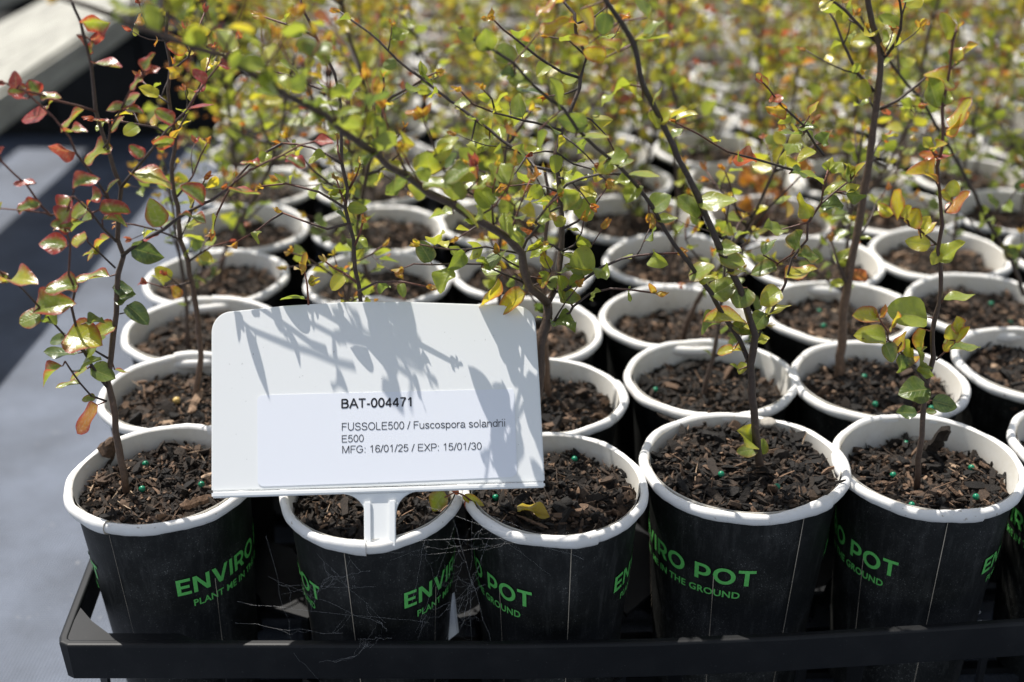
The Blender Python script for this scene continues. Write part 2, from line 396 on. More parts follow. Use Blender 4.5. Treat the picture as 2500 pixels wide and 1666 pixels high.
def lettering_mesh():
    mb = MB()
    rpot = lambda z: .0418 + (z + .003) / (-.121) * (-.0083)
    def wrap(x, y, off, zb):   # x = arc length along the wall, y = height above base line
        z = zb + y; r = abs(rpot(z)) + off
        r = .0409 - (-.002 - z) * .0665 + off
        a = x / .0379
        return (r * math.cos(a), r * math.sin(a), z)
    cap = .0089; big_w = 0; seq = []
    for ch in "ENVIRO POT":
        wd, P = letter(ch); seq.append((big_w, P)); big_w += wd * .92 + .10
    kx = (R(118) * .0379) / big_w
    for x0, P in seq:
        for poly in P:
            # cut into thin vertical strips so that it hugs the wall
            bm = bmesh.new(); vs = [bm.verts.new(((x0 + px * .92) * kx, py * cap, 0)) for px, py in poly]; bm.faces.new(vs)
            xa = min(v.co.x for v in bm.verts); xb = max(v.co.x for v in bm.verts); c = xa + .0012
            while c < xb:
                bmesh.ops.bisect_plane(bm, geom=bm.verts[:] + bm.edges[:] + bm.faces[:], plane_co=(c, 0, 0), plane_no=(1, 0, 0)); c += .0012
            bm.verts.index_update()
            mb.add([wrap(v.co.x, v.co.y, .00022, -.0405) for v in bm.verts], [[v.index for v in f.verts] for f in bm.faces]); bm.free()
    bm, a, b = text_geo("PLANT ME IN THE GROUND", .0051, .00010, 1.05)
    tw = R(98) * .0379; sc = tw / (b - a); x0 = (big_w * kx - tw) / 2
    c = a
    while c < b:
        bmesh.ops.bisect_plane(bm, geom=bm.verts[:] + bm.edges[:] + bm.faces[:], plane_co=(c, 0, 0), plane_no=(1, 0, 0)); c += .0012
    bm.verts.index_update()
    mb.add([wrap(x0 + (v.co.x - a) * sc, v.co.y, .00022, -.0480) for v in bm.verts], [[v.index for v in f.verts] for f in bm.faces]); bm.free()
    return mb.mesh("lettering", [M['print']], smooth=False)
LET = lettering_mesh()
def slit_mesh(z0, z1, wd, lean=0.0, seed=0):   # a cut in the wall, its paper edge showing
    mb = MB(); n = 10; V = []; rnd = random.Random(seed)
    for i in range(n + 1):
        z = z0 + (z1 - z0) * i / n; r = .0409 - (-.002 - z) * .0665 + .0003; aa = lean * i / n
        ww = wd * rnd.uniform(.6, 1.4)
        for s in (-1, 1): V.append((r * math.cos(aa + s * ww / .04), r * math.sin(aa + s * ww / .04), z))
    mb.add(V, [[2 * i, 2 * i + 1, 2 * i + 3, 2 * i + 2] for i in range(n)])
    return mb.mesh("slit", [M['cut']], smooth=False)
SEAMLINE = slit_mesh(-.004, -.121, .00016, R(1.5), 1); SLIT = slit_mesh(-.037, -.121, .00012, 0, 2); SEAMTHIN = slit_mesh(-.004, -.121, .00007, R(-1), 3)

# ------------------------------------------------------------------ compost
def soil_mesh(seed, chips, rad=.0386, dark=0.0):
    rnd = random.Random(seed); mb = MB(); nr, na = (26, 72) if chips > 300 else (12, 36); V = []; cc = []
    o = Vector((seed * 3.1, seed * 1.7, 0))
    def hgt(x, y):
        p = Vector((x, y, 0)) * 60 + o; q = Vector((x, y, 0)) * 260 + o
        return .0042 * noise.noise(p) + .0018 * noise.noise(q) + .0012 * noise.noise(q * 2.3)
    for i in range(nr + 1):
        r = rad * i / nr
        for j in range(na):
            a = 2 * math.pi * j / na; x, y = r * math.cos(a), r * math.sin(a)
            V.append((x, y, hgt(x, y) - (.0015 if i == nr else 0))); cc.append((.22 + .3 * noise.noise(Vector((x, y, 1)) * 400 + o), 0, 0, 1))
    F = [[i * na + j, i * na + (j + 1) % na, (i + 1) * na + (j + 1) % na, (i + 1) * na + j][::-1] for i in range(nr) for j in range(na)]
    mb.add(V, [f[::-1] for f in F], 0, cc=cc)
    for c in range(chips):
        a = rnd.uniform(0, 6.283); r = rad * .97 * math.sqrt(rnd.random()); x, y = r * math.cos(a), r * math.sin(a)
        kind = rnd.random()
        if kind < .56: L, Wd, T = rnd.uniform(.0010, .0036), rnd.uniform(.0007, .0022), rnd.uniform(.0005, .0018)
        elif kind < .83: L, Wd, T = rnd.uniform(.004, .0085), rnd.uniform(.0009, .0024), rnd.uniform(.0005, .0012)
        elif kind < .895: L, Wd, T = rnd.uniform(.006, .014), rnd.uniform(.0028, .0058), rnd.uniform(.0012, .0030)
        else: L, Wd, T = rnd.uniform(.006, .016), rnd.uniform(.00025, .0006), rnd.uniform(.0002, .0005)
        L = min(L, 2 * (rad - r) + .004)
        rot = Matrix.Rotation(rnd.uniform(0, 6.283), 3, 'Z') @ Matrix.Rotation(rnd.gauss(0, .42), 3, 'Y') @ Matrix.Rotation(rnd.gauss(0, .7), 3, 'X')
        z = hgt(x, y) + rnd.uniform(.0002, .0017); bend = rnd.uniform(-.0008, .0008)
        n = 4; P = []
        for i in range(n + 1):
            s = i / n * 2 - 1; tp = max(.25, 1 - abs(s) ** 3 * rnd.uniform(.3, .8))
            for sy, sz in ((-1, -1), (1, -1), (1, 1), (-1, 1)):
                P.append(rot @ Vector((s * L / 2 + rnd.gauss(0, L * .02), sy * Wd / 2 * tp * rnd.uniform(.7, 1.2) + bend * (1 - s * s), sz * T / 2 * tp * rnd.uniform(.7, 1.2))) + Vector((x, y, z)))
        Fc = [[0, 1, 2, 3], [n * 4 + 3, n * 4 + 2, n * 4 + 1, n * 4]]
        for i in range(n):
            for q in range(4): Fc.append([i * 4 + q, (i + 1) * 4 + q, (i + 1) * 4 + (q + 1) % 4, i * 4 + (q + 1) % 4])
        v = min(1, max(0, rnd.betavariate(.8, 2.1) - dark)); v = v if kind < .9 else min(1, v + .25)
        mb.add([tuple(p) for p in P], Fc, 0, cc=(v, 0, 0, 1))
    return mb.mesh("soil", [M['soil']], smooth=False)
SOIL_HI = [soil_mesh(i, 900, dark=d) for i, d in ((1, 0.02), (2, .12), (3, .16), (4, .08))]
SOIL_MID = [soil_mesh(10 + i, 420, dark=-.06) for i in range(3)]
SOIL_LO = [soil_mesh(20 + i, 170, dark=-.08) for i in range(2)]

# ------------------------------------------------------------------ leaves and stems
def leaf_template(nu, nv, rnd, style):
    fold = rnd.uniform(.05, .5) if style != 'wavy' else rnd.uniform(.2, .7)
    bend = rnd.uniform(-.35, .9); wav = rnd.uniform(0.02, .12) if style != 'wavy' else rnd.uniform(.14, .32)
    tw = rnd.gauss(0, .25); ph = rnd.uniform(0, 6.28); wr = rnd.uniform(.62, .9); tip = rnd.uniform(.75, 1.25)
    V = []; E = []; U = []
    for i in range(nv + 1):
        t = i / nv
        wd = math.sin(math.pi * (t ** .72)) ** (.62 * tip) if 0 < t < 1 else 0.0
        wd *= wr / 2
        ang = bend * t
        y = t if abs(bend) < 1e-3 else math.sin(ang) / bend; z = 0 if abs(bend) < 1e-3 else (1 - math.cos(ang)) / bend * -1
        for j in range(nu + 1):
            s = j / nu * 2 - 1; x = s * wd
            zz = z + .012 * noise.noise(Vector((s * 2.2, t * 5, ph))) * (nu > 4) + abs(x) * math.tan(fold) * .9 + wav * math.sin(t * 7 + ph + (s > 0) * 1.7) * abs(s) ** 1.5 * (wd * 2)
            zz += x * tw * t
            V.append((x, y, zz)); E.append(max(abs(s), 1 - min(t, 1 - t) * 7 if min(t, 1 - t) < .14 else 0)); U.append((s * .5 + .5, t))
    F = [[i * (nu + 1) + j, i * (nu + 1) + j + 1, (i + 1) * (nu + 1) + j + 1, (i + 1) * (nu + 1) + j] for i in range(nv) for j in range(nu)]
    return np.array(V), F, np.array(E), np.array(U), wr
_r = random.Random(5)
LT_HI = [leaf_template(8, 10, _r, 'wavy' if i % 2 else 'flat') for i in range(26)]
LT_LO = [leaf_template(2, 4, _r, 'wavy' if i % 3 == 0 else 'flat') for i in range(14)]
def add_leaf(mb, base, d, nrm, L, tint, margin, hi, rnd, wratio=None, rose=0.0):
    T = rnd.choice(LT_HI if hi else LT_LO); V, F, E, U, wr = T
    d = Vector(d).normalized(); nrm = Vector(nrm); x = d.cross(nrm)
    if x.length < 1e-4: x = d.cross(Vector((.3, .5, .8)))
    x.normalize(); z = x.cross(d).normalized()
    k = 1.0 if wratio is None else wratio / wr
    A = np.array([x * k, d, z]) * L
    P = V @ A + np.array(base)
    n = len(V); lc = np.zeros((n, 4)); lc[:, 0] = tint; lc[:, 1] = E + rose; lc[:, 2] = margin; lc[:, 3] = 1
    # tints often run stronger towards the tip
    lc[:, 0] += (U[:, 1] - .4) * rnd.uniform(-.02, .16) * (1 if tint > .15 else .3)
    lu = np.zeros((n, 4)); lu[:, :2] = U; lu[:, 2] = rnd.random(); lu[:, 3] = 1
    mb.add(P, F, 0, lc=np.clip(lc, 0, 1), lu=lu)
def lerp(a, b, t): return a + (b - a) * t

class Plant:
    def __init__(s, seed, hi, pal):
        s.rnd = random.Random(seed); s.st = MB(); s.lf = MB(); s.hi = hi; s.pal = pal; s.nleaf = 0
    def tint(s, hrel):
        r = s.rnd; p = s.pal
        t = r.gauss(lerp(p[0], p[1], hrel), p[2])
        if r.random() < p[3] * (.3 + hrel): t = r.uniform(.5, .9)
        return min(.97, max(0, t))
    def stem(s, pts, r0, r1, red0=.2, red1=.5, brown=0.0, step=.006, knots=True):
        P = smooth_line(pts, step); n = len(P)
        rad = []
        for i in range(n):
            q = i / max(1, n - 1); r = lerp(r0, r1, q ** .8)
            if knots and s.hi and i % 3 == 0 and 0 < i < n - 1: r *= 1.10
            rad.append(r)
        if s.hi and knots: P = [p + Vector((s.rnd.gauss(0, .00022), s.rnd.gauss(0, .00022), s.rnd.gauss(0, .0002))) if 0 < i < n - 1 else p for i, p in enumerate(P)]
        V0 = s.st.n
        k = 7 if s.hi else 5
        tube(s.st, P, rad, k)
        m = s.st.n - V0
        col = np.zeros((m, 4)); q = np.repeat(np.linspace(0, 1, n), k); col[:, 0] = lerp(red0, red1, q); col[:, 1] = brown * (1 - q * .6); col[:, 3] = 1
        s.st.a.setdefault('sc', []).append((V0, col))
        return P
    def leaf(s, base, d, nrm, L, tint, margin=None, petiole=True, wratio=None):
        base = Vector(base); d = Vector(d).normalized()
        if petiole:
            q = base + d * (.12 * L)
            V0 = s.st.n; tube(s.st, [base, q], [.00032, .00026], 4, cap=False)
            m = s.st.n - V0; col = np.zeros((m, 4)); col[:, 0] = .75; col[:, 3] = 1; s.st.a.setdefault('sc', []).append((V0, col))
            base = q
        if margin is None: margin = min(1, s.rnd.uniform(.0, .5) + (0.6 if tint > .45 else 0))
        add_leaf(s.lf, base, d, nrm, L, tint, margin, s.hi, s.rnd, wratio); s.nleaf += 1
    def bud(s, p, d, L, tint):
        for k in range(3):
            dd = (Vector(d).normalized() + Vector((s.rnd.gauss(0, .35), s.rnd.gauss(0, .35), s.rnd.gauss(0, .3)))).normalized()
            add_leaf(s.lf, p, dd, Vector((s.rnd.gauss(0, 1), s.rnd.gauss(0, 1), s.rnd.gauss(0, 1))), L * s.rnd.uniform(.6, 1), tint, .8, s.hi, s.rnd, .42)
    def dress(s, P, spacing=.008, size=.0115, hr=lambda z: .5, start=.12, end=1.0, tip=True, upbias=.5, face=None, skip=.1):
        # alternate leaves along a twig
        acc = 0; side = s.rnd.choice((-1, 1)); n = len(P); tot = sum((P[i + 1] - P[i]).length for i in range(n - 1)); run = 0
        for i in range(n - 1):
            seg = P[i + 1] - P[i]; run += seg.length; acc += seg.length
            if run < tot * start or run > tot * end or seg.length < 1e-7: continue
            if acc >= spacing:
                acc = s.rnd.uniform(-.3, .3) * spacing; side = -side
                if s.rnd.random() < skip: continue
                t = seg.normalized(); up = Vector((0, 0, 1)); x = t.cross(up)
                if x.length < .35: x = Vector((math.cos(run * 300), math.sin(run * 300), .1))
                x.normalize(); a = s.rnd.gauss(0, .7)
                lat = x * math.cos(a) + x.cross(t) * math.sin(a)
                d = (t * s.rnd.uniform(.2, .8) + lat * side + up * s.rnd.uniform(-.25, .45)).normalized()
                nr = up * upbias + Vector((s.rnd.gauss(0, .5), s.rnd.gauss(-.25, .5), s.rnd.gauss(0, .4)))
                L = size * s.rnd.uniform(.66, 1.18) * (1 - .22 * (run / tot))
                s.leaf(P[i], d, nr, L, s.tint(hr(P[i].z)))
        if tip: s.bud(P[-1], P[-1] - P[-2], size * .55, min(.95, s.tint(1) + .25))
    def branchlets(s, P, every, length, r0, size, hr, spacing=.007, start=.1, up=.35, red=.6):
        acc = s.rnd.uniform(0, every); tot = sum((P[i + 1] - P[i]).length for i in range(len(P) - 1)); run = 0
        for i in range(len(P) - 1):
            seg = P[i + 1] - P[i]; acc += seg.length; run += seg.length
            if run < tot * start: continue
            if acc >= every and seg.length > 1e-7:
                acc = s.rnd.uniform(-.3, .3) * every; t = seg.normalized()
                a = s.rnd.uniform(0, 6.283); x, y = frame_of(t); lat = x * math.cos(a) + y * math.sin(a)
                L = length * s.rnd.uniform(.5, 1.3) * (1.1 - .6 * run / tot)
                d = (t * .45 + lat * .8 + Vector((0, 0, up))).normalized()
                q = [P[i]]; 
                for k in range(4):
                    d = (d + Vector((s.rnd.gauss(0, .16), s.rnd.gauss(0, .16), s.rnd.gauss(.02, .12)))).normalized(); q.append(q[-1] + d * L / 4)
                Q = s.stem(q, r0, r0 * .45, .35, red)
                s.dress(Q, spacing, size, hr, start=.1)
    def build(s, parent, loc):
        o = Vector(loc)
        for mb in (s.st, s.lf):
            mb.v = [v - np.array(o) for v in mb.v]
        st = mesh_obj('stem', s.st.mesh('stem', [M['bark']]), parent, (0, 0, 0)); st.location = (0, 0, 0)
        lf = mesh_obj('foliage', s.lf.mesh('foliage', [M['leaf']]), st)
        return st, lf

# palettes: tint at the foot, tint at the top, spread, chance of an orange/red leaf
PAL = {'green': (.12, .29, .06, .04), 'olive': (.12, .34, .07, .06), 'yellow': (.20, .39, .06, .07), 'bronze': (.16, .44, .09, .18), 'red': (.06, .80, .12, .4), 'dark': (.03, .16, .05, .03)}

def auto_plant(seed, pal, height, hi=False, dens=1.0, stems=1, lean=(0, 0), bare=.12):
    """free-growing seedling, base at the origin (compost surface)"""
    p = Plant(seed, hi, PAL[pal]); r = p.rnd
    hr = lambda z: min(1, max(0, z / height))
    for k in range(stems):
        h = height * (1 if k == 0 else r.uniform(.5, .8)); q = [Vector((r.gauss(0, .003) + k * .006, r.gauss(0, .003), -.006))]
        d = Vector((lean[0] + r.gauss(0, .12), lean[1] + r.gauss(0, .12), 1)).normalized(); n = 8
        for i in range(n):
            d = (d + Vector((r.gauss(0, .12), r.gauss(0, .12), .12))).normalized(); q.append(q[-1] + d * h / n)
        P = p.stem(q, .0013 if k else .0019, .0006, .1, .5, .25)
        p.dress(P, .010 / dens, .0115, hr, start=bare, skip=.3)
        # main side branches
        nb = int((11 if k == 0 else 5) * dens + 1)
        for b in range(nb):
            f = bare + (1 - bare) * (b + r.random()) / nb * .92; i = min(len(P) - 2, int(f * len(P)))
            a = r.uniform(0, 6.283); L = height * r.uniform(.22, .42) * (1.15 - .65 * f)
            d = Vector((math.cos(a), math.sin(a), r.uniform(.25, .9))).normalized(); q = [P[i]]
            for m in range(5):
                d = (d + Vector((r.gauss(0, .15), r.gauss(0, .15), r.gauss(.05, .12)))).normalized(); q.append(q[-1] + d * L / 5)
            Q = p.stem(q, .0009, .0004, .25, .7)
            p.dress(Q, .0065 / dens, .0122, hr, start=.08)
            p.branchlets(Q, .017 / dens, .032, .00045, .0112, hr, spacing=.0056)
    st = p.st.mesh('stem', [M['bark']]); lf = p.lf.mesh('foliage', [M['leaf']])
    return st, lf, p.nleaf

VAR = []
for i, (pal, h, dn, ns) in enumerate([('olive', .23, 1.0, 1), ('yellow', .27, 1.1, 2), ('green', .21, 1.0, 1), ('bronze', .20, .9, 2), ('olive', .28, 1.2, 1),
                                      ('yellow', .24, 1.2, 2), ('green', .25, 1.1, 2), ('olive', .26, .9, 1), ('yellow', .22, 1.0, 1), ('bronze', .25, .9, 1)]):
    VAR.append(auto_plant(100 + i, pal, h, False, dn * .88, ns))
SPARSE = [auto_plant(300 + i, pal, h, False, .55, 1, bare=.25) for i, (pal, h) in enumerate([('green', .13), ('olive', .16), ('dark', .14), ('green', .18)])]

# ------------------------------------------------------------------ pot positions (columns A.. from the left, rows from the front)
POS = {'A1': (-.1575, .4837), 'B1': (-.0618, .4733), 'C1': (.0190, .4762), 'D1': (.1062, .4943), 'E1': (.1904, .4944), 'F1': (.2790, .5090),
       'A2': (-.1646, .5641), 'B2': (-.0780, .5570), 'C2': (.013, .5606), 'D2': (.1034, .5806), 'E2': (.19, .5777), 'F2': (.2806, .5966),
       'A3': (-.1736, .6399), 'B3': (-.0830, .6370), 'C3': (.0067, .639), 'D3': (.0951, .6561), 'E3': (.1895, .6649), 'F3': (.277, .6746),
       'A4': (-.1827, .7158), 'B4': (-.0831, .713), 'C4': (.0061, .7256), 'D4': (.1034, .7456), 'E4': (.1915, .7427), 'F4': (.2765, .7563),
       'A5': (-.1835, .8053), 'B5': (-.09, .8019), 'E5': (.1805, .8249), 'F5': (.2708, .8377), 'A6': (-.1921, .8918), 'E6': (.1776, .9089)}
ORD = ['first', 'second', 'third', 'fourth', 'fifth', 'sixth', 'seventh', 'eighth', 'ninth', 'tenth', 'eleventh', 'twelfth', 'thirteenth', 'fourteenth', 'fifteenth', 'sixteenth', 'seventeenth']
SOILZ = {'A1': -.0090, 'B1': -.012, 'C1': -.008, 'D1': -.0045, 'E1': -.0125, 'D2': -.012, 'E2': -.010, 'A2': -.010, 'C2': -.011}
LETROT = {'A1': R(-90 - 46), 'B1': R(-90 - 37), 'C1': R(-90 - 15), 'D1': R(-90 + 4), 'E1': R(-90 - 27), 'F1': R(-90 - 10)}   # where the printed line ends
SEAM = {'A1': R(-110), 'B1': R(-88), 'C1': R(-66), 'D1': R(-46), 'E1': R(-74), 'F1': R(-100), 'D2': R(-100), 'E2': R(-62), 'F3': R(-85)}
FRONT_LABEL = {
 'A1': 'white-rimmed black pot at the front left corner whose open twigs carry red-edged leaves',
 'B1': 'front pot under the white sign, sign stake inside its rim, thin twiggy stem behind',
 'C1': 'front pot right of the sign with many-branched green seedling and fallen yellow leaf',
 'D1': 'tallest-filled front pot reading RO POT, dark forked stem with sparse green leaves',
 'E1': 'front pot at the lower right, slim reddish stem with red-margined lime leaves',
 'F1': 'front row pot cut off by the right edge of the photo',
 'A2': 'leftmost pot in the second row with brown stem and a yellow bead',
 'B2': 'second row pot hidden behind the white sign, second from the left',
 'C2': 'second row pot peeping out right of the sign, straight brown stem',
 'D2': 'second row pot with dark compost and torn inner wall behind the RO POT one',
 'E2': 'second row pot with the thickest upright brown trunk, right of centre',
 'F2': 'second row pot cut by the right edge, compost bare',
}
PALNAME = {0: 'olive green', 1: 'yellow green', 2: 'mid green', 3: 'bronze tinted', 4: 'olive green', 5: 'yellow green', 6: 'mid green', 7: 'olive green', 8: 'yellow green', 9: 'bronze tinted'}
def grid_pos(c, r):
    key = 'ABCDEFGHIJKLMNOP'[c] + str(r + 1)
    if key in POS: return POS[key]
    rnd = random.Random(c * 31 + r)
    ax = -.1546 - .0078 * r; ay = .484 + .0816 * r
    return ax + .0905 * c + rnd.uniform(-.003, .003), ay + .0043 * c + rnd.uniform(-.003, .003)
def in_view(x, y, z=ZR, m=60):
    p = Vector((x, y, z)) - CAM; d = p.dot(FW)
    if d < .05: return False
    u = 1250 + FPX * p.x / d; v = 833 - FPX * p.dot(UP) / d; rr = FPX * .05 / d
    return u, v, rr
def place_pot(key, c, r, x, y, label, rnd):
    th = empty('potted_seedling', (x, y, ZR)); tag(th, label, 'potted seedling', 'seedlings in white-rimmed black pots')
    tilt = (.042 + rnd.gauss(0, .004), rnd.gauss(0, .012)); sx, sy = rnd.uniform(.985, 1.02), rnd.uniform(.932, .952)   # the rims lean on one another
    if key == 'D1': sx, sy = 1.07, .99; tilt = (.035, 0)
    if key in ('A1', 'B1', 'C1', 'E1', 'B2'): sx, sy = {'A1': (.95, .95), 'B1': (.915, .96), 'C1': (.93, .97), 'E1': (.965, .95), 'B2': (.96, .94)}[key]
    if key == 'A1': tilt = (.04, -.01)
    th.rotation_euler = (tilt[0], tilt[1], 0)
    pot = mesh_obj('pot', POT, th); pot.scale = (sx, sy, 1)
    seam = SEAM.get(key, rnd.uniform(-3.1, 3.1))
    rim = mesh_obj('rim', RIMS[(c * 3 + r) % 4], pot); rim.rotation_euler = (0, 0, seam)
    if r == 0:
        for half in (0, math.pi):
            b0 = LETROT[key] - R(118) + half
            vis = lambda ang: math.sin(ang) < .1          # the side that faces the camera
            if vis(b0 + R(118)) or vis(b0): mesh_obj('lettering', LET, pot).rotation_euler = (0, 0, b0)
            for me_, da in ((SEAMTHIN if half or key in ('A1',) else SEAMLINE, 118 + 24), (SLIT, 118 - 27), (SLIT, 27)):
                if vis(b0 + R(da)): mesh_obj('slit', me_, pot).rotation_euler = (0, 0, b0 + R(da))
    if r == 0: sm = SOIL_HI[{'A1': 0, 'B1': 2, 'C1': 1, 'D1': 2, 'E1': 3, 'F1': 1}[key]]
    elif r == 1: sm = SOIL_HI[(c * 2 + 1) % 4] if key not in ('A2', 'D2') else SOIL_HI[0 if key == 'A2' else 2]
    elif r < 5: sm = SOIL_MID[(c + r) % 3]
    else: sm = SOIL_LO[(c + r) % 2]
    sz = SOILZ.get(key, rnd.uniform(-.016, -.008))
    so_ = mesh_obj('soil', sm, th); sz += .0012; so_.location = (0, 0, sz); so_.rotation_euler = (0, 0, rnd.uniform(0, 6.28) if r else 0); so_.scale = (sx, sy, 1)
    return th, sz

THINGS = {}; rnd0 = random.Random(77); nid = 0
HERO = ('A1', 'B1', 'C1', 'D1', 'E1', 'A2', 'E2', 'C2', 'F3')
for r in range(17):
    for c in range(14):
        key = 'ABCDEFGHIJKLMNOP'[c] + str(r + 1); x, y = grid_pos(c, r); q = in_view(x, y)
        if not q: continue
        u, v, rr = q; 
        qt = in_view(x, y, ZR + .2)
        if u - rr > 2500 + 10 and (key not in ('G2', 'G3')): continue
        if v < -330: continue
        rnd = random.Random(c * 101 + r * 7 + 3)
        if key in FRONT_LABEL: lab = FRONT_LABEL[key]
        else:
            vi = (c * 7 + r * 3 + (c * r) % 4) % 10
            lab = '%s seedling in pot, %s row from the front, %s from the left' % (PALNAME[vi], ORD[r], ORD[c])
        th, sz = place_pot(key, c, r, x, y, lab, rnd); THINGS[key] = (th, x, y, sz)
        if key in HERO: continue
        if key == 'F1': continue
        vi = (c * 7 + r * 3 + (c * r) % 4) % 10
        if key in ('B2', 'D2', 'F2', 'D3', 'E3', 'C3', 'A3', 'B3', 'B4', 'C4', 'A4', 'E4', 'D4', 'F4', 'E5'):
            st, lf, _ = SPARSE[(c + r * 3) % 4]; sc = rnd.uniform(.8, 1.1) if key != 'B2' else .62
            if key not in FRONT_LABEL: th['label'] = 'thinly leaved seedling in pot, %s row from the front, %s from the left' % (ORD[r], ORD[c])
        else:
            st, lf, _ = VAR[vi]; sc = rnd.uniform(.85, 1.15) * (1 if r < 5 else .80 if r < 9 else .62)
        s_ = mesh_obj('stem', st, th, (rnd.uniform(-.008, .008), rnd.uniform(-.008, .008), sz)); s_.rotation_euler = (0, 0, rnd.uniform(0, 6.28)); s_.scale = (sc, sc, sc)
        mesh_obj('foliage', lf, s_)
print('POTS', len(THINGS))

# ------------------------------------------------------------------ the hand-shaped seedlings in front
def z1(u, v): return (u * .36124, v * .36124)
def z2(u, v): return (830 + u * .36124, v * .36124)
def z3(u, v): return (1650 + u * .36124, v * .36124)
def z4(u, v): return (u * .36124, 550 + v * .36124)
def z5(u, v): return (830 + u * .36124, 550 + v * .36124)
def z6(u, v): return (1650 + u * .36124, 550 + v * .36124)
def line(pts, y0, y1):         # pixel polyline laid at distances from y0 to y1
    n = len(pts); return [at_y(p[0], p[1], lerp(y0, y1, i / max(1, n - 1))) for i, p in enumerate(pts)]
class Hero(Plant):
    def __init__(s, key, seed, pal, ztop=.26): super().__init__(seed, True, PAL[pal]); s.key = key; s.segs = []; s.ztop = ztop
    def hr(s, z): return min(1, max(0, (z - ZR) / s.ztop))
    def limb(s, pts, y0, y1, r0, r1, red0=.2, red1=.5, brown=0, keep=True):
        P = s.stem(line(pts, y0, y1), r0 * .86, r1 * .86, red0, red1, brown)
        if keep: s.segs += P
        return P
    def near(s, u, v):         # nearest stem point seen from the camera
        best = None
        d0 = ray(u, v).normalized()
        for p in s.segs:
            q = p - CAM; k = q.normalized().cross(d0).length
            if best is None or k < best[0]: best = (k, p)
        return best[1]
    def put(s, conv, lst, lmin=0):
        for (u, v, L, W_, ang, tint) in lst:
            cu, cv = conv(u, v); Lp = L * .36124; Wp = W_ * .36124; a = R(ang)
            # base end = the end nearer to a twig
            e = [(cu - math.cos(a) * Lp / 2, cv + math.sin(a) * Lp / 2), (cu + math.cos(a) * Lp / 2, cv - math.sin(a) * Lp / 2)]
            c = [s.near(*q) for q in e]; k = [(ray(*q).normalized().cross((p - CAM).normalized())).length for q, p in zip(e, c)]
            i = 0 if k[0] <= k[1] else 1; tw = c[i]; y = tw.y
            b = at_y(e[i][0], e[i][1], y + s.rnd.uniform(-.001, .001)); t = at_y(e[1 - i][0], e[1 - i][1], y + s.rnd.uniform(-.5, .3) * Lp / FPX * .55)
            d = t - b; Lw = d.length * 1.20
            side = d.cross(FW).normalized()
            ratio = W_ / L * 1.1; full = .58
            nr = -FW + UP * .75
            if ratio < full:   # a narrow outline is a leaf seen at a slant
                th = math.acos(max(.4, min(1, ratio / .66))); nr = nr.normalized() * math.cos(th) + side * math.sin(th) * s.rnd.choice((-1, 1))
                if side.z * (nr.dot(side)) < 0 and s.rnd.random() < .7: nr = nr - side * 2 * nr.dot(side)
            if k[i] * .55 < .02:   # a short stalk to the twig
                V0 = s.st.n; tube(s.st, [tw, b], [.0004, .0003], 4, cap=False); m = s.st.n - V0
                col = np.zeros((m, 4)); col[:, 0] = .7; col[:, 3] = 1; s.st.a.setdefault('sc', []).append((V0, col))
            rose = 0; mg = .9 if tint > .3 else s.rnd.uniform(.1, .6)
            if s.pal is PAL['red']:
                mg = 1.0 if tint > .2 else .25
                if .3 < tint < .86 and tint != .63: rose = (tint - .5) * .95; tint = s.rnd.uniform(.08, .24)
            add_leaf(s.lf, b, d, nr, Lw, tint, mg, True, s.rnd, max(.66, ratio * 1.08), rose); s.nleaf += 1
    def done(s):
        th = THINGS[s.key][0]; bpy.context.view_layer.update()
        st, lf = s.build(th, (0, 0, 0))
        mi = th.matrix_basis.inverted()
        st.data.transform(mi); lf.data.transform(mi)

# ---- front left plant, leaves turning red
h = Hero('A1', 11, 'red')
Y = .478
main = [(308, 1200), (305, 1160), (289, 1092), (275, 983), (265, 933), (271, 875), (276, 821), (285, 767), (287, 712), (289, 669), (298, 626), (289, 586), (289, 542), (294, 459),
        (278, 415), (264, 368), (249, 325), (233, 274), (229, 217), (222, 159), (206, 87), (195, 54), (173, 7), (160, -40)]
h.limb(main, Y, Y + .012, .0020, .0006, .12, .25, .5)
P1 = h.limb([(294, 459), z1(960, 1100), z1(1130, 890), z1(1260, 750), z1(1370, 575), z1(1470, 450), z1(1600, 270)], Y + .005, Y + .02, .0008, .0004, .3, .8)
P2 = h.limb([(298, 626), z4(970, 100), z1(1100, 1545), z1(1300, 1420), z1(1520, 1295), z1(1690, 1150), z1(1910, 1050), z1(2030, 980), z1(2150, 950)], Y + .004, Y - .006, .0010, .0004, .25, .8)
h.limb([(233, 272), z1(400, 680), z1(270, 640), z1(150, 610), z1(0, 555), (-40, 190)], Y + .008, Y - .01, .0006, .0004, .6, .9)
h.limb([(284, 590), z4(700, 20), z1(620, 1440), z1(500, 1330)], Y + .004, Y - .012, .0007, .0004, .3, .7)
h.limb([z1(760, 1400), z1(740, 1360), z1(640, 1200), z1(520, 1040), z1(480, 930), z1(350, 780), z1(190, 640), z1(130, 580)], Y + .002, Y - .008, .0007, .0004, .4, .85)
h.limb([(262, 945), z4(620, 950), z4(560, 850), z4(520, 690), z4(480, 560), z4(510, 430), z4(470, 330), z4(470, 130), z4(430, 0), z1(500, 1290)], Y, Y - .018, .0009, .0004, .3, .85)
h.limb([z4(730, 900), z4(620, 840), z4(550, 860)], Y + .001, Y - .004, .0006, .0005, .3, .4)
h.limb([z4(560, 850), z4(440, 740), z4(260, 550), z4(160, 430), z4(0, 310), (-50, 640)], Y - .004, Y - .022, .0006, .0004, .3, .6)
h.limb([z1(500, 1330), z1(430, 1440), z1(350, 1460), z1(280, 1400), z1(180, 1250), z1(0, 1090), (-40, 360)], Y - .010, Y - .02, .0006, .0004, .5, .85)
h.limb([z1(350, 1460), z1(300, 1440), z1(0, 1410)], Y - .014, Y - .02, .0005, .0003, .6, .85)
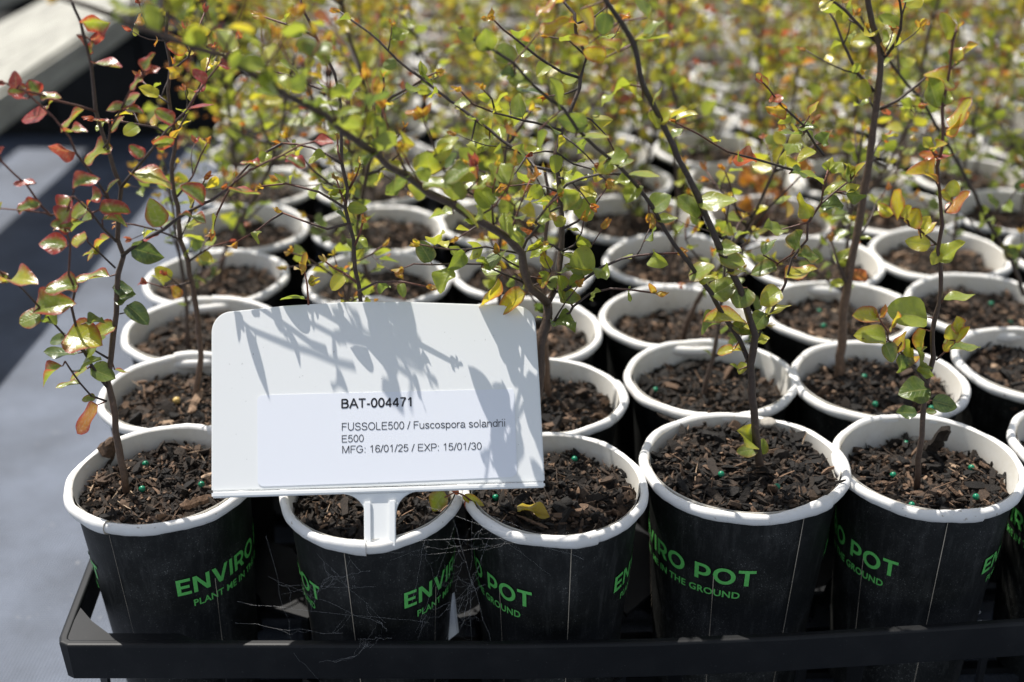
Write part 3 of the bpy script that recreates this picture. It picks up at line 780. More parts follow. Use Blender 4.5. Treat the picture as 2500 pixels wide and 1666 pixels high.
h.limb([z4(720, 1190), z4(620, 1150), z4(540, 1060), z4(440, 920)], Y - .001, Y - .010, .0006, .0004, .3, .6)
h.limb([z4(780, 290), z4(650, 170), z4(590, 110)], Y + .003, Y - .004, .0005, .0004, .3, .6)
h.limb([z1(700, 1000), z1(735, 960), z1(740, 870), z1(810, 760), z1(880, 600), z1(960, 510), z1(1030, 450)], Y + .008, Y, .0006, .0004, .4, .9)
h.limb([z4(810, 600), z4(860, 590)], Y + .002, Y + .001, .0004, .0003, .4, .5)
h.put(z1, [(105, 550, 105, 65, 95, .95), (130, 610, 110, 55, 10, .85), (230, 600, 100, 88, 120, .8), (325, 645, 110, 65, 10, .6), (135, 665, 120, 50, 175, .97), (250, 790, 145, 85, 20, .9),
  (500, 800, 190, 60, 40, .5), (430, 1020, 165, 50, 172, .9), (665, 1030, 205, 135, 20, .25), (560, 1230, 165, 90, 32, .75), (430, 1375, 130, 105, 40, .85), (630, 1335, 128, 85, 12, .85),
  (760, 1420, 185, 115, 0, .78), (770, 1480, 160, 80, 5, .55), (1000, 1210, 245, 90, -15, .28), (1330, 1310, 155, 95, -45, .66), (1060, 1460, 160, 95, 110, .42), (1120, 800, 135, 90, -30, .70), (930, 1030, 110, 75, -40, .75),
  (1355, 520, 110, 75, -40, .95), (1520, 440, 95, 38, 10, .95), (1345, 730, 155, 38, 5, .95), (1005, 430, 125, 80, 50, .72), (1020, 480, 90, 40, 40, .9), (920, 555, 112, 70, 30, .8), (880, 690, 125, 95, 30, .66),
  (790, 735, 115, 68, 0, .62), (640, 150, 165, 50, 5, .7), (715, 450, 165, 50, -15, .78), (660, 255, 92, 38, 30, .95), (625, 320, 80, 55, 80, .75), (545, 270, 85, 34, 130, .9), (1605, 270, 60, 30, 60, .85),
  (420, 1460, 155, 115, 45, .78), (540, 1430, 125, 105, 30, .45), (550, 1495, 155, 75, 10, .42), (430, 1525, 130, 80, 5, .5), (180, 1400, 145, 65, 15, .65), (180, 1250, 130, 34, 10, .9), (750, 1260, 100, 34, 60, .22),
  (785, 845, 110, 65, 50, .62), (690, 820, 95, 30, -15, .8), (1635, 1310, 195, 52, -15, .60), (1990, 1090, 125, 75, -30, .80), (1700, 1100, 115, 55, -20, .8), (2180, 955, 105, 38, -5, .88), (1290, 1470, 155, 55, -20, .5),
  (1100, 965, 125, 42, 20, .66), (500, 880, 120, 38, 25, .7), (1060, 960, 70, 40, 80, .5), (5, 570, 60, 40, 0, .95), (5, 1020, 50, 30, 60, .9), (5, 1400, 50, 40, 60, .35), (900, 740, 80, 30, 0, .7), (330, 700, 70, 30, 30, .7)])
h.put(z4, [(370, 120, 175, 125, -15, .78), (420, 20, 120, 70, -20, .8), (545, 100, 95, 85, 20, .30), (660, 130, 195, 70, 30, .30), (620, 185, 110, 35, -5, .38), (635, 355, 215, 100, 5, .50), (430, 410, 200, 145, 0, .50), (325, 545, 225, 125, 25, .55),
  (215, 630, 135, 125, 20, .35), (120, 365, 165, 65, 20, .30), (15, 360, 90, 55, 20, .4), (545, 760, 195, 170, -10, .30), (700, 705, 178, 95, 15, .25), (400, 775, 105, 72, 0, .04), (430, 865, 195, 95, 0, .04),
  (680, 1000, 155, 115, -25, .08), (820, 430, 120, 90, -10, .02), (835, 490, 130, 95, 10, .02), (920, 590, 155, 85, -40, .02), (980, 180, 205, 95, -15, .03), (540, 1000, 115, 55, 30, .25), (590, 940, 135, 42, 45, .12), (345, 990, 175, 34, 25, .55),
  (470, 1080, 142, 55, 5, .32), (605, 1170, 85, 52, 0, .33), (600, 1295, 205, 85, 52, .63), (820, 985, 92, 26, -10, .6), (635, 650, 95, 50, 10, .06), (1015, 90, 100, 32, 10, .95), (330, 620, 90, 40, 60, .12), (620, 820, 120, 60, 60, .15)])
h.bud(at_y(578, 95, Y + .02), UP + RT * .5, .006, .8)
h.done()

# ---- many-branched green seedling behind the sign
h = Hero('C1', 12, 'green')
Y = .503
trunk = [(1292, 1180), (1296, 1100), (1308, 990), (1316, 900), (1318, 839), (1328, 799), (1338, 767), (1337, 741)]
h.limb(trunk, .488, Y, .0029, .0024, .1, .1, .55)
limbL = [(1337, 741), (1318, 724), (1292, 702), (1278, 658), (1272, 619), (1242, 582), (1205, 556), (1155, 534), (1104, 498), (1047, 473), (996, 433), (949, 408), (917, 376), (873, 347), (830, 318), (795, 279), (722, 245), (632, 191), (542, 141), (470, 116), (397, 87), (325, 65), (271, 36), (217, 18), (145, -6)]
PL = h.limb(limbL, Y, .375, .0022, .0010, .1, .45, .35)
limbR = [(1337, 741), (1352, 716), (1360, 669), (1370, 615), (1372, 550), (1368, 505), (1364, 433), (1357, 372), (1372, 325), (1393, 274), (1415, 217), (1417, 191), (1430, 137), (1406, 79), (1404, 36), (1385, 14), (1350, -30)]
PR = h.limb(limbR, Y, .56, .0017, .0007, .12, .3, .35)
tw = []
def T(pts, a, b, r=.0006, sp=.0058, sz=.0120, br=None, red=.7, r1=None):
    P = h.limb(pts, a, b, r, r1 or r * .55, .25, red)
    h.dress(P, sp, sz, h.hr, start=.08, upbias=.6, skip=.06)
    if br: h.branchlets(P, br[0], br[1], .0004, sz * .85, h.hr, spacing=.0075)
T([(1417, 191), (1372, 177), (1310, 137), (1263, 101), (1227, 72), (1206, 50)], .545, .53, .0008, .0075, .0125)
T([(1370, 318), (1278, 294), (1209, 274), (1155, 253), (1126, 224)], .53, .50, .0007, .0075, .0120)
T([(1364, 420), (1307, 408), (1285, 383), (1227, 343), (1162, 293), (1097, 246), (1047, 206), (974, 148), (902, 79), (830, 29)], .55, .60, .0010, .010, .0110, (.035, .03), .5)
T([(1273, 620), z5(980, 150), z5(850, 165), z5(740, 165), z5(640, 150), z5(540, 130)], .498, .485, .0006, .0058, .0135)
T([(1280, 690), z5(1100, 330), z5(960, 265), z5(850, 260), z5(620, 270), z5(500, 260), z5(430, 290)], .50, .48, .0006, .0060, .0135)
T([(1272, 619), z5(1270, 100), z5(1350, 0), z2(1320, 1500), z2(1400, 1400), z2(1480, 1330)], .497, .47, .0008, .009, .0120, (.03, .022))
T([z2(1400, 1400), z2(1460, 1330), z2(1530, 1250), z2(1640, 1200), z2(1780, 1170), z2(1920, 1180), z2(2020, 1240), z2(2080, 1350), z2(2090, 1440)], .49, .48, .0008, .0070, .0130)
T([(1358, 712), z5(1510, 440), z5(1650, 370), z5(1760, 290), z5(1900, 225), z5(2110, 190), z5(2280, 190)], Y, .50, .0009, .0068, .0130, (.05, .02))
T([(1338, 792), (1350, 788), z5(1550, 590), z5(1570, 550), z5(1690, 460), z5(1830, 430), z5(1950, 440), z5(2130, 460)], Y, .495, .0008, .0070, .0125)
T([(1372, 560), (1410, 540), (1450, 500), (1480, 460)], .51, .53, .0007, .007, .012, (.03, .02))
T([(1366, 470), (1330, 455), (1290, 450), (1240, 455)], .52, .53, .0006, .007, .0115)
T([(1372, 330), (1400, 350), (1430, 380), (1450, 400)], .54, .53, .0006, .007, .0115)
T([(1430, 137), (1470, 120), (1500, 85), (1520, 50)], .55, .55, .0006, .0075, .0120)
T([(1292, 702), (1320, 690), (1345, 660), (1330, 630)], .50, .495, .0005, .0065, .0105)
T([(1361, 669), (1400, 650), (1440, 610), (1470, 560)], .505, .51, .0005, .0070, .0115)
for pts, a, b in (([(1357, 712), (1345, 690), (1320, 680), (1290, 675)], Y, .495), ([(1372, 615), (1350, 600), (1320, 590), (1300, 570)], Y, .50), ([(1368, 505), (1340, 520), (1310, 540)], .515, .505), ([(1364, 433), (1390, 440), (1420, 470), (1440, 500)], .52, .51), ([(1357, 372), (1330, 370), (1300, 375)], .53, .52),
                  ([(1393, 274), (1440, 290), (1480, 330), (1500, 370)], .54, .53), ([(1415, 217), (1380, 230), (1340, 235)], .545, .54), ([(1357, 372), (1400, 400), (1450, 415), (1480, 440)], .525, .52), ([(1372, 615), (1400, 600), (1420, 570), (1425, 540)], Y, .50), ([(1350, 788), (1380, 740), (1410, 700)], Y, .495), ([(1278, 658), (1240, 640), (1215, 620)], .50, .49),
                  ([(1206, 558), (1180, 540), (1150, 560), (1120, 580)], .49, .48), ([(1430, 137), (1390, 100), (1340, 90)], .555, .55), ([(1404, 60), (1450, 40), (1490, 10)], .555, .55), ([(1285, 383), (1260, 420), (1230, 450)], .555, .55), ([(1162, 293), (1150, 340), (1160, 380)], .57, .565), ([(1209, 274), (1200, 240), (1180, 220)], .51, .505)):
    T(pts, a, b, .0006, .0058, .0110)
T([z2(900, 1320), z2(790, 1240), z2(700, 1150), z2(650, 1040), z2(600, 900), z2(560, 790)], .462, .455, .0006, .0075, .0110)
for i, (q, a) in enumerate([(1047, 6), (949, 5), (873, 7), (795, 5), (700, 6), (600, 5), (500, 6), (400, 6), (300, 6), (1104, 4), (1000, 5), (1155, 5), (1205, 4), (1242, 4), (910, 5), (830, 4), (750, 5), (650, 5), (560, 5), (450, 5)]):
    p = min(PL, key=lambda s: abs((1250 + FPX * (s - CAM).x / (s - CAM).dot(FW)) - q)); d = Vector((h.rnd.gauss(.1, .4), h.rnd.gauss(0, .4), 1)).normalized()
    pts = [p]; L = h.rnd.uniform(.022, .045)
    for k in range(3): d = (d + Vector((h.rnd.gauss(0, .2), h.rnd.gauss(0, .2), .1))).normalized(); pts.append(pts[-1] + d * L / 3)
    Q = h.stem(pts, .0005, .0003, .5, .95); h.segs += Q; h.dress(Q, .0052, .0125, lambda z: .45, start=.15)
h.dress(PL, .0115, .0125, lambda z: .35, start=.22)
h.put(z5, [(1170, 510, 200, 115, 30, .385), (1030, 455, 215, 62, 68, .385), (1010, 295, 110, 45, -5, .36), (1375, 375, 90, 60, 60, .42), (1555, 495, 75, 100, 95, .15), (1600, 365, 110, 75, 25, .12), (1595, 290, 165, 70, -15, .30)])
h.put(z2, [(990, 980, 90, 60, 60, .2), (640, 1230, 165, 100, 5, .14), (800, 1170, 165, 110, 30, .12), (915, 1250, 150, 90, -5, .15), (745, 1090, 110, 90, 40, .05), (690, 1030, 130, 60, 30, .3), (600, 1100, 170, 160, 100, .24), (690, 1440, 150, 60, -5, .17), (500, 770, 90, 60, 140, .6), (600, 750, 90, 40, 60, .6)])
h.done()

# ---- forked dark stem, right of centre
h = Hero('D1', 13, 'green')
Y = .492
main = [(1856, 1150), (1850, 1090), (1847, 1081), (1841, 1001), (1834, 929), (1836, 857), (1841, 817), (1831, 778), (1805, 705), (1784, 658), (1755, 604), (1737, 560), (1704, 480), (1679, 430), (1657, 394), (1628, 318), (1597, 262), (1572, 215), (1560, 181), (1545, 105), (1516, 54), (1480, 0), (1450, -60)]
PM = h.limb(main, Y, .475, .0023, .0011, .05, .15, .25)
sec = [(1836, 905), (1823, 875), (1805, 832), (1769, 774), (1715, 691), (1679, 640), (1650, 597), (1621, 557), (1590, 505), (1560, 460), (1513, 408), (1458, 365), (1408, 311), (1375, 264), (1336, 238), (1296, 202), (1253, 155), (1202, 123), (1148, 90), (1119, 69)]
PS = h.limb(sec, Y, .465, .0014, .0006, .08, .35, .1)
rt = [(1846, 830), (1852, 817), (1874, 774), (1917, 694), (1935, 633), (1968, 583), (1975, 542), (2004, 495), (2011, 451), (2022, 415)]
PT_ = h.limb(rt, Y, .50, .0008, .0005, .2, .8)
h.limb([(1975, 542), (2000, 500), (2040, 470), (2075, 440), (2085, 410)], .497, .51, .0006, .0004, .4, .8)
h.limb([z6(850, 150), z6(780, 200), z6(690, 260)], .495, .505, .0005, .0004, .4, .8)
T2 = h.limb([z3(0, 830), z3(150, 910), z3(240, 970), z3(350, 1030), z3(500, 1070), z3(650, 1110), z3(790, 1150)][::-1], .54, .51, .0007, .0004, .3, .8)
h.dress(T2, .009, .0105, lambda z: .7, start=.1)
T3 = h.limb([z3(1000, 1050), z3(940, 980), z3(860, 850), z3(700, 700), z3(620, 600), z3(590, 560)], .53, .52, .0007, .0004, .2, .8)
h.dress(T3, .012, .0115, lambda z: .6, start=.1)
h.put(z6, [(830, 335, 195, 95, 12, .33), (650, 475, 140, 110, 30, .24), (665, 575, 170, 62, 35, .30), (570, 640, 115, 100, 50, .07), (160, 315, 155, 110, 20, .18), (240, 655, 165, 62, 28, .10), (370, 625, 240, 44, -20, .33), (430, 700, 125, 95, -30, .05),
  (310, 440, 165, 120, 25, .12), (345, 165, 140, 85, 0, .12), (365, 235, 155, 130, -20, .17), (450, 480, 130, 130, 60, .10), (340, 845, 105, 62, 0, .33), (410, 842, 105, 45, -10, .34), (450, 960, 75, 45, 60, .28), (490, 1435, 105, 95, 130, .25),
  (500, 1520, 130, 60, 10, .14), (580, 1505, 90, 60, 80, .14), (570, 770, 95, 62, 20, .28), (470, 690, 82, 42, 10, .3), (210, 370, 120, 40, 0, .25), (400, 960, 60, 25, 140, .15), (660, 30, 110, 75, 0, .14), (830, 110, 130, 95, 60, .08), (890, 205, 140, 75, 5, .09), (620, 150, 120, 60, 60, .05), (610, 290, 150, 80, 10, .08), (400, 320, 120, 60, 0, .35)])
h.put(z3, [(110, 1410, 160, 130, 120, .12), (260, 1365, 225, 120, 5, .22), (1000, 940, 70, 75, 60, .1), (890, 1040, 120, 60, 20, .3), (880, 860, 110, 40, 10, .12), (790, 910, 150, 45, 0, .10), (830, 1170, 130, 60, 5, .06), (940, 1200, 160, 60, -40, .22), (1035, 1120, 90, 45, 80, .25), (1080, 1135, 100, 75, 50, .2), (1060, 1300, 160, 75, 25, .25),
  (1040, 1390, 140, 90, 0, .05), (1210, 1320, 120, 40, -5, .08), (1170, 1180, 120, 65, 100, .1), (1175, 1140, 80, 40, 100, .3), (1230, 1145, 90, 40, 60, .32), (1190, 1280, 90, 60, 20, .3), (890, 1400, 170, 60, 110, .28), (930, 740, 100, 40, 60, .35), (680, 670, 90, 40, 30, .75), (580, 560, 110, 60, 140, .45), (690, 740, 120, 45, 0, .5), (60, 790, 130, 60, 20, .28)])
h.put(z2, [(990, 280, 135, 105, 95, .17), (1120, 370, 135, 120, 100, .15), (1230, 530, 140, 125, 150, .16), (1460, 650, 190, 90, 100, .20), (850, 232, 105, 92, 120, .26), (785, 190, 80, 55, 170, .26), (1690, 935, 195, 95, -5, .22), (1590, 830, 175, 80, -10, .10),
  (1130, 500, 115, 65, 170, .04), (1290, 620, 150, 60, 170, .04), (1360, 940, 120, 80, 110, .1), (1670, 120, 145, 115, 130, .42), (1440, 190, 185, 62, 15, .46), (1425, 15, 165, 60, 0, .52), (1840, 310, 135, 95, 140, .34), (1735, 370, 135, 70, -15, .42), (1625, 280, 120, 50, -15, .42),
  (1860, 600, 210, 60, 15, .24), (1980, 630, 150, 70, -30, .30), (2130, 650, 120, 50, 70, .22), (2240, 800, 190, 70, 20, .30), (2120, 800, 110, 60, -60, .3), (1790, 150, 130, 90, 80, .07), (2060, 60, 130, 90, 110, .18), (2110, 200, 150, 90, 30, .15), (2090, 270, 200, 70, 0, .24),
  (1030, 340, 100, 40, 0, .08), (1850, 1090, 150, 120, 20, .14), (1920, 1100, 110, 60, 30, .12), (2040, 1190, 180, 90, -10, .22), (1920, 1225, 100, 60, 10, .2), (2160, 1380, 140, 130, 30, .1), (2200, 1490, 130, 70, 0, .15), (1800, 1130, 120, 60, 20, .25)])
h.done()

# ---- slim reddish seedling at the right
h = Hero('E1', 14, 'olive')
Y = .492
main = [(2238, 1200), (2241, 1150), (2246, 1092), (2257, 976), (2264, 933), (2278, 875), (2275, 810), (2293, 745), (2297, 676), (2289, 611), (2300, 550), (2293, 462), (2289, 408), (2300, 361), (2300, 260), (2318, 173), (2325, 101), (2338, 62)]
h.limb(main, Y, .485, .0017, .0006, .35, .7, .25)
h.limb([(2264, 936), (2221, 890), (2192, 850), (2170, 832), (2166, 810), (2148, 781)], Y - .002, .478, .0007, .0004, .4, .8)
h.limb([(2286, 879), (2311, 857), (2336, 832)], Y, .482, .0005, .0004, .5, .8)
h.limb([(2286, 597), (2246, 564), (2213, 538), (2185, 524)], .487, .477, .0006, .0004, .5, .85)
h.limb([(2307, 517), (2322, 498)], .485, .483, .0004, .0004, .6, .8)
h.limb([(2293, 394), (2279, 376)], .485, .483, .0004, .0004, .6, .8)
h.put(z3, [(1845, 190, 165, 100, 100, .27), (1915, 160, 125, 50, 78, .36), (1885, 400, 110, 60, 70, .10), (1945, 365, 165, 50, 52, .36), (1820, 530, 180, 110, -38, .33), (1740, 640, 195, 140, 110, .12), (1835, 665, 90, 50, 80, .2), (1920, 790, 215, 60, 48, .36), (1890, 850, 190, 60, 45, .5),
  (1700, 980, 92, 62, 130, .26), (1765, 990, 85, 50, 60, .33), (1720, 1050, 115, 62, 0, .7), (1810, 1075, 115, 30, 12, .85), (1700, 1170, 145, 90, -40, .45), (1870, 1285, 100, 72, 80, .26), (1830, 1340, 95, 62, 150, .33), (1900, 1385, 185, 50, 35, .62),
  (1500, 1390, 150, 110, 100, .40), (1420, 1425, 115, 50, 150, .33), (1610, 1480, 120, 100, 60, .38), (1550, 1440, 80, 60, 60, .3), (1680, 1510, 80, 60, 60, .3)])
h.put(z6, [(1650, 125, 150, 75, 170, .30), (1850, 190, 195, 115, 30, .24), (1760, 215, 90, 60, 60, .3), (1700, 40, 130, 50, 50, .35), (1900, 490, 185, 82, 10, .18), (1310, 605, 130, 72, 160, .33), (1400, 590, 85, 42, 60, .62), (1355, 600, 50, 25, 90, .6), (1570, 610, 260, 110, -5, .22),
  (1475, 660, 115, 60, 50, .40), (1340, 745, 172, 105, -15, .22), (1665, 780, 155, 62, 70, .34), (1520, 800, 135, 52, 60, .46), (1440, 850, 125, 92, 120, .10), (1560, 830, 100, 50, 130, .25), (1900, 680, 105, 72, 100, .33), (1858, 735, 85, 62, 80, .3),
  (1930, 745, 125, 52, 40, .36), (1840, 810, 95, 60, 30, .36), (1920, 830, 205, 75, 10, .10), (1600, 915, 152, 44, 25, .50), (1530, 935, 132, 100, 110, .06), (1655, 900, 112, 58, 80, .10), (1680, 990, 112, 72, -10, .17), (1635, 1110, 172, 132, 0, .05),
  (1570, 1270, 122, 82, 0, .03), (1800, 1205, 142, 72, -15, .03), (1720, 1265, 62, 42, 0, .04), (1560, 900, 110, 60, 60, .2)])
h.done()

# ---- thick trunk, second row
h = Hero('E2', 15, 'olive')
Y = .592
PE = h.limb([(2040, 980), (2047, 922), (2055, 846), (2058, 767), (2073, 676), (2087, 586), (2098, 542), (2116, 433), (2127, 343), (2138, 271), (2148, 181), (2148, 108), (2130, 61), (2120, 7), (2115, -60)], Y, .60, .0032, .0016, .12, .08, .75)
for pts, a, b in (([(2143, 104), (2094, 61), (2065, 25), (2033, 0), (2000, -30)], .60, .60), ([(2134, 224), (2094, 181), (2058, 108), (2040, 54), (2008, 4)], .60, .62), ([(2148, 267), (2192, 246), (2224, 220), (2260, 190)], .60, .60), ([(2148, 150), (2190, 100), (2200, 40), (2190, -20)], .6, .58), ([(2065, 690), (2045, 640), (2030, 590)], .59, .60)):
    P = h.limb(pts, a, b, .0011, .0006, .15, .5, .2); h.dress(P, .010, .0115, h.hr); h.branchlets(P, .022, .03, .0005, .0105, h.hr)
h.branchlets(PE, .03, .035, .0006, .011, h.hr, start=.45)
h.done()
# ---- second row left, orange-green above
h = Hero('A2', 16, 'bronze', .20)
Y = .566
PA = h.limb([(474, 1000), (480, 944), (491, 875), (484, 785), (470, 702), (459, 640), (441, 586), (433, 506), (419, 433), (428, 332), (412, 253), (415, 155), (405, 98), (408, 43), (412, -30)], Y, .57, .0019, .0008, .2, .35, .6)
for pts in ([(428, 332), (470, 250), (500, 180), (520, 120)], [(433, 480), (470, 430), (490, 380), (505, 350)], [(441, 586), (380, 560), (330, 548), (295, 545)], [(441, 580), (460, 540), (478, 470), (500, 440)], [(412, 253), (370, 220), (340, 190)], [(412, 180), (460, 140), (480, 80), (500, 30)], [(459, 640), (520, 600), (560, 590)],
            [(466, 690), (400, 700), (360, 690)], [(428, 340), (380, 310), (300, 300), (230, 290)], [(408, 100), (360, 60), (340, 10)]):
    P = h.limb(pts, Y, .57 + h.rnd.uniform(-.02, .02), .0007, .0004, .4, .8); h.dress(P, .0065, .0105, h.hr, start=.1); h.branchlets(P, .02, .025, .0004, .0095, h.hr)
h.done()
# ---- thin budding twig behind the sign
h = Hero('B1', 17, 'green')
yo = lambda v, sv=830: .5 + (637 - .65 * (sv - 800) - v) * .000065
def limb_at(pts, r0, r1, sv=830, red0=.4, red1=.8, dy=0.0):
    k = len(pts) - 1; left = pts[-1][0] < pts[0][0]; q = []
    for i, (u, v) in enumerate(pts):       # depths fan out so the twigs' shadows slant down the sign
        e = (i / k) * (-105 if left else 120) + (55 if left else -25); q.append(at_y(u, v, yo(v, sv + e)))
    P = h.stem(q, r0, r1, red0, red1, .1); h.segs += P; return P
P = h.stem([at_y(890, 1120, .486), at_y(888, 960, .492), at_y(884, 830, .499)] + [at_y(u, v, yo(v) + max(0, (v - 560) * .00006)) for u, v in ((881, 734), (866, 658), (863, 586), (855, 550), (841, 506), (852, 462), (834, 397), (834, 289), (826, 230), (815, 180), (770, 90), (740, 20), (730, -20))], .0013, .0005, .3, .6, .2)
h.segs += P; h.dress(P, .013, .0105, h.hr, start=.47, skip=.15)
for pts in ([(870, 690), (845, 670), (815, 655), (795, 640)], [(852, 462), (870, 430), (880, 400)], [(866, 600), (880, 570), (885, 545)], [(834, 397), (826, 370), (824, 340)], [(845, 500), (830, 470), (822, 440)]):
    Q = limb_at(pts, .0006, .0004, 830, .7, .95); h.dress(Q, .0075, .0085, lambda z: .8)
for pts, sv in (([(876, 712), (920, 690), (980, 690), (1040, 700)], 790), ([(690, 350), (610, 400), (550, 480), (520, 560)], 840), ([(690, 520), (630, 560), (580, 590)], 800), ([(845, 510), (780, 470), (700, 450), (640, 455)], 830), ([(834, 400), (760, 360), (690, 350)], 860), 
                ([(855, 545), (800, 560), (740, 540), (690, 520)], 800), ([(826, 235), (760, 210), (700, 180), (640, 170)], 830), ([(770, 90), (700, 60), (640, 40)], 850)):
    Q = limb_at(pts, .0006, .0004, sv); h.dress(Q, .0098, .0115, h.hr, start=.08, skip=.2)  # leafy side twigs added so that their shadows fall on the sign
P = h.stem([at_y(753, 900, .488), at_y(753, 800, .492), at_y(753, 738, .496), at_y(751, 694, .499), at_y(744, 665, .501)], .0006, .0004, .7, .95)
h.bud(P[-1], UP, .009, .5); h.bud(at_y(752, 690, .499), RT + UP * .4, .007, .35); h.leaf(at_y(752, 732, .497), -RT + UP * .15, UP, .011, .15)
h.done()
h = Hero('C2', 18, 'dark')
Y = .575
P = h.limb([(1340, 1010), (1338, 958), (1334, 860), (1330, 760), (1328, 690), (1330, 600), (1340, 500), (1330, 420)], Y, .58, .0021, .0009, .45, .3, .8)
h.branchlets(P, .03, .04, .0006, .0105, h.hr, start=.45); h.dress(P, .015, .010, h.hr, start=.5)
h.done()
h = Hero('F3', 19, 'green')
Y = .68
P = h.limb([(2500, 720), (2470, 640), (2440, 590), (2409, 535), (2369, 455), (2318, 361), (2271, 282), (2242, 235), (2210, 202), (2167, 141), (2130, 90), (2100, 40)], Y, .66, .0016, .0008, .05, .2, .1)
h.dress(P, .010, .011, h.hr, start=.1); h.branchlets(P, .022, .04, .0006, .011, h.hr, start=.1)
h.done()

# the sprig at the foot of the sign
def sprig():
    p = Plant(41, True, PAL['green']); y = .462
    p.stem(line([(1170, 1240), (1135, 1212), (1110, 1200), (1085, 1215)], y, y - .004), .0005, .0003, .7, .9)
    for (u, v, a, L, tn, wd) in ((1085, 1200, 235, .0115, .20, .72), (1128, 1212, -20, .011, .33, .4), (1120, 1208, 140, .006, .8, .4), (1136, 1222, -70, .006, .85, .4)):
        b = at_y(u, v, y); add_leaf(p.lf, b, RT * math.cos(R(a)) + UP * math.sin(R(a)), -FW + UP * .4, L, tn, .7, True, p.rnd, wd)
    th, x, yy, sz = THINGS['B1']; th_mi = th.matrix_basis.inverted()
    st, lf = p.build(th, (0, 0, 0)); st.data.transform(th_mi); lf.data.transform(th_mi)
sprig()

# ------------------------------------------------------------------ the white sign
def glyph(ch):                 # plain sans letters as strokes: advance width, polylines (capital height 1)
    def A(cx, cy, rx, ry, a0, a1, n=12): return [(cx + rx * math.cos(R(a0 + (a1 - a0) * i / n)), cy + ry * math.sin(R(a0 + (a1 - a0) * i / n))) for i in range(n + 1)]
    t = .05; x = .70; b = x / 2; rr = x / 2 - t
    G = {
     'A': (.92, [[(.04, 0), (.44, .97), (.48, .97), (.88, 0)], [(.18, .34), (.74, .34)]]),
     'B': (.92, [[(.14, t), (.14, 1 - t)], [(.14, 1 - t), (.50, 1 - t)] + A(.50, .75, .23, .20, 90, -90) + [(.14, .53)], [(.50, .53)] + A(.52, .29, .27, .24, 90, -90) + [(.14, t)]]),
     'T': (.84, [[(.04, 1 - t), (.80, 1 - t)], [(.42, 0), (.42, 1 - t)]]), 'F': (.82, [[(.14, 0), (.14, 1 - t)], [(.14, 1 - t), (.76, 1 - t)], [(.14, .52), (.68, .52)]]),
     'U': (.98, [[(.14, 1), (.14, .38)] + A(.49, .38, .35, .34, 180, 360) + [(.84, 1)]]), 'S': (.90, [A(.45, .73, .31, .22, 15, 250) + A(.45, .28, .34, .24, 80, -170)]),
     'O': (1.04, [A(.52, .5, .42, .46, 0, 360, 26)]), 'L': (.76, [[(.14, 1), (.14, t)], [(.14, t), (.70, t)]]), 'E': (.90, [[(.14, t), (.14, 1 - t)], [(.14, 1 - t), (.80, 1 - t)], [(.14, .53), (.74, .53)], [(.14, t), (.82, t)]]),
     'M': (1.12, [[(.14, 0), (.14, 1)], [(.16, .98), (.56, .03)], [(.56, .03), (.96, .98)], [(.98, 0), (.98, 1)]]), 'G': (1.04, [A(.52, .5, .42, .46, 40, 335, 20) + [(.90, .48), (.55, .48)]]),
     'X': (.88, [[(.06, 0), (.82, 1)], [(.06, 1), (.82, 0)]]), 'P': (.88, [[(.14, 0), (.14, 1 - t)], [(.14, 1 - t), (.52, 1 - t)] + A(.54, .70, .25, .25, 90, -90) + [(.14, .45)]]),
     '0': (.76, [A(.38, .5, .28, .46, 0, 360, 22)]), '1': (.76, [[(.16, .74), (.30, .82), (.42, .98)], [(.43, 0), (.43, 1)]]), '2': (.76, [A(.38, .70, .27, .26, 165, -25) + [(.12, t)], [(.09, t), (.67, t)]]),
     '3': (.76, [A(.36, .73, .25, .23, 160, -80) + A(.37, .28, .29, .24, 85, -160)]), '4': (.76, [[(.53, 0), (.53, .97)], [(.52, .96), (.07, .30)], [(.05, .27), (.70, .27)]]),
     '5': (.76, [[(.62, 1 - t), (.20, 1 - t)], [(.20, .97), (.12, .50), (.14, .52)] + A(.36, .34, .29, .29, 130, -150)]), '6': (.76, [A(.38, .31, .27, .27, 0, 360, 18), [(.11, .34), (.13, .66)] + A(.40, .68, .27, .28, 165, 25)]),
     '7': (.76, [[(.08, 1 - t), (.67, 1 - t)], [(.67, .95), (.42, .55), (.28, 0)]]), '-': (.46, [[(.06, .36), (.40, .36)]]), '/': (.40, [[(.02, -.02), (.38, 1.02)]]), ':': (.38, [[(.19, 0), (.19, .13)], [(.19, .57), (.19, .70)]]), ' ': (.38, []),
     'u': (.76, [[(.11, x), (.11, .28)] + A(.37, .28, .26, .23, 180, 350) , [(.64, 0), (.64, x)]]), 's': (.68, [A(.34, .53, .21, .14, 20, 250) + A(.34, .19, .24, .14, 75, -165)]), 'c': (.68, [A(.37, b, .28, b - t, 45, 315, 16)]),
     'o': (.76, [A(.38, b, .29, b - t, 0, 360, 20)]), 'p': (.76, [[(.11, -.27), (.11, x)], A(.38, b, .27, b - t, 0, 360, 20)]), 'd': (.76, [[(.65, 0), (.65, 1)], A(.38, b, .27, b - t, 0, 360, 20)]),
     'r': (.46, [[(.11, 0), (.11, x)], A(.36, .38, .25, .28, 175, 70, 6)]), 'a': (.76, [A(.37, .46, .25, .20, 155, 0, 8) + [(.62, .12), (.70, .02)], A(.34, .20, .25, .16, 60, 330, 14) + [(.62, .22)]]),
     'l': (.30, [[(.15, 0), (.15, 1)]]), 'i': (.30, [[(.15, 0), (.15, x)], [(.15, .87), (.15, 1)]]), 'n': (.76, [[(.11, 0), (.11, x)], [(.11, .42)] + A(.38, .42, .26, .23, 170, 0, 9) + [(.64, 0)]]),
    }
    return G[ch]
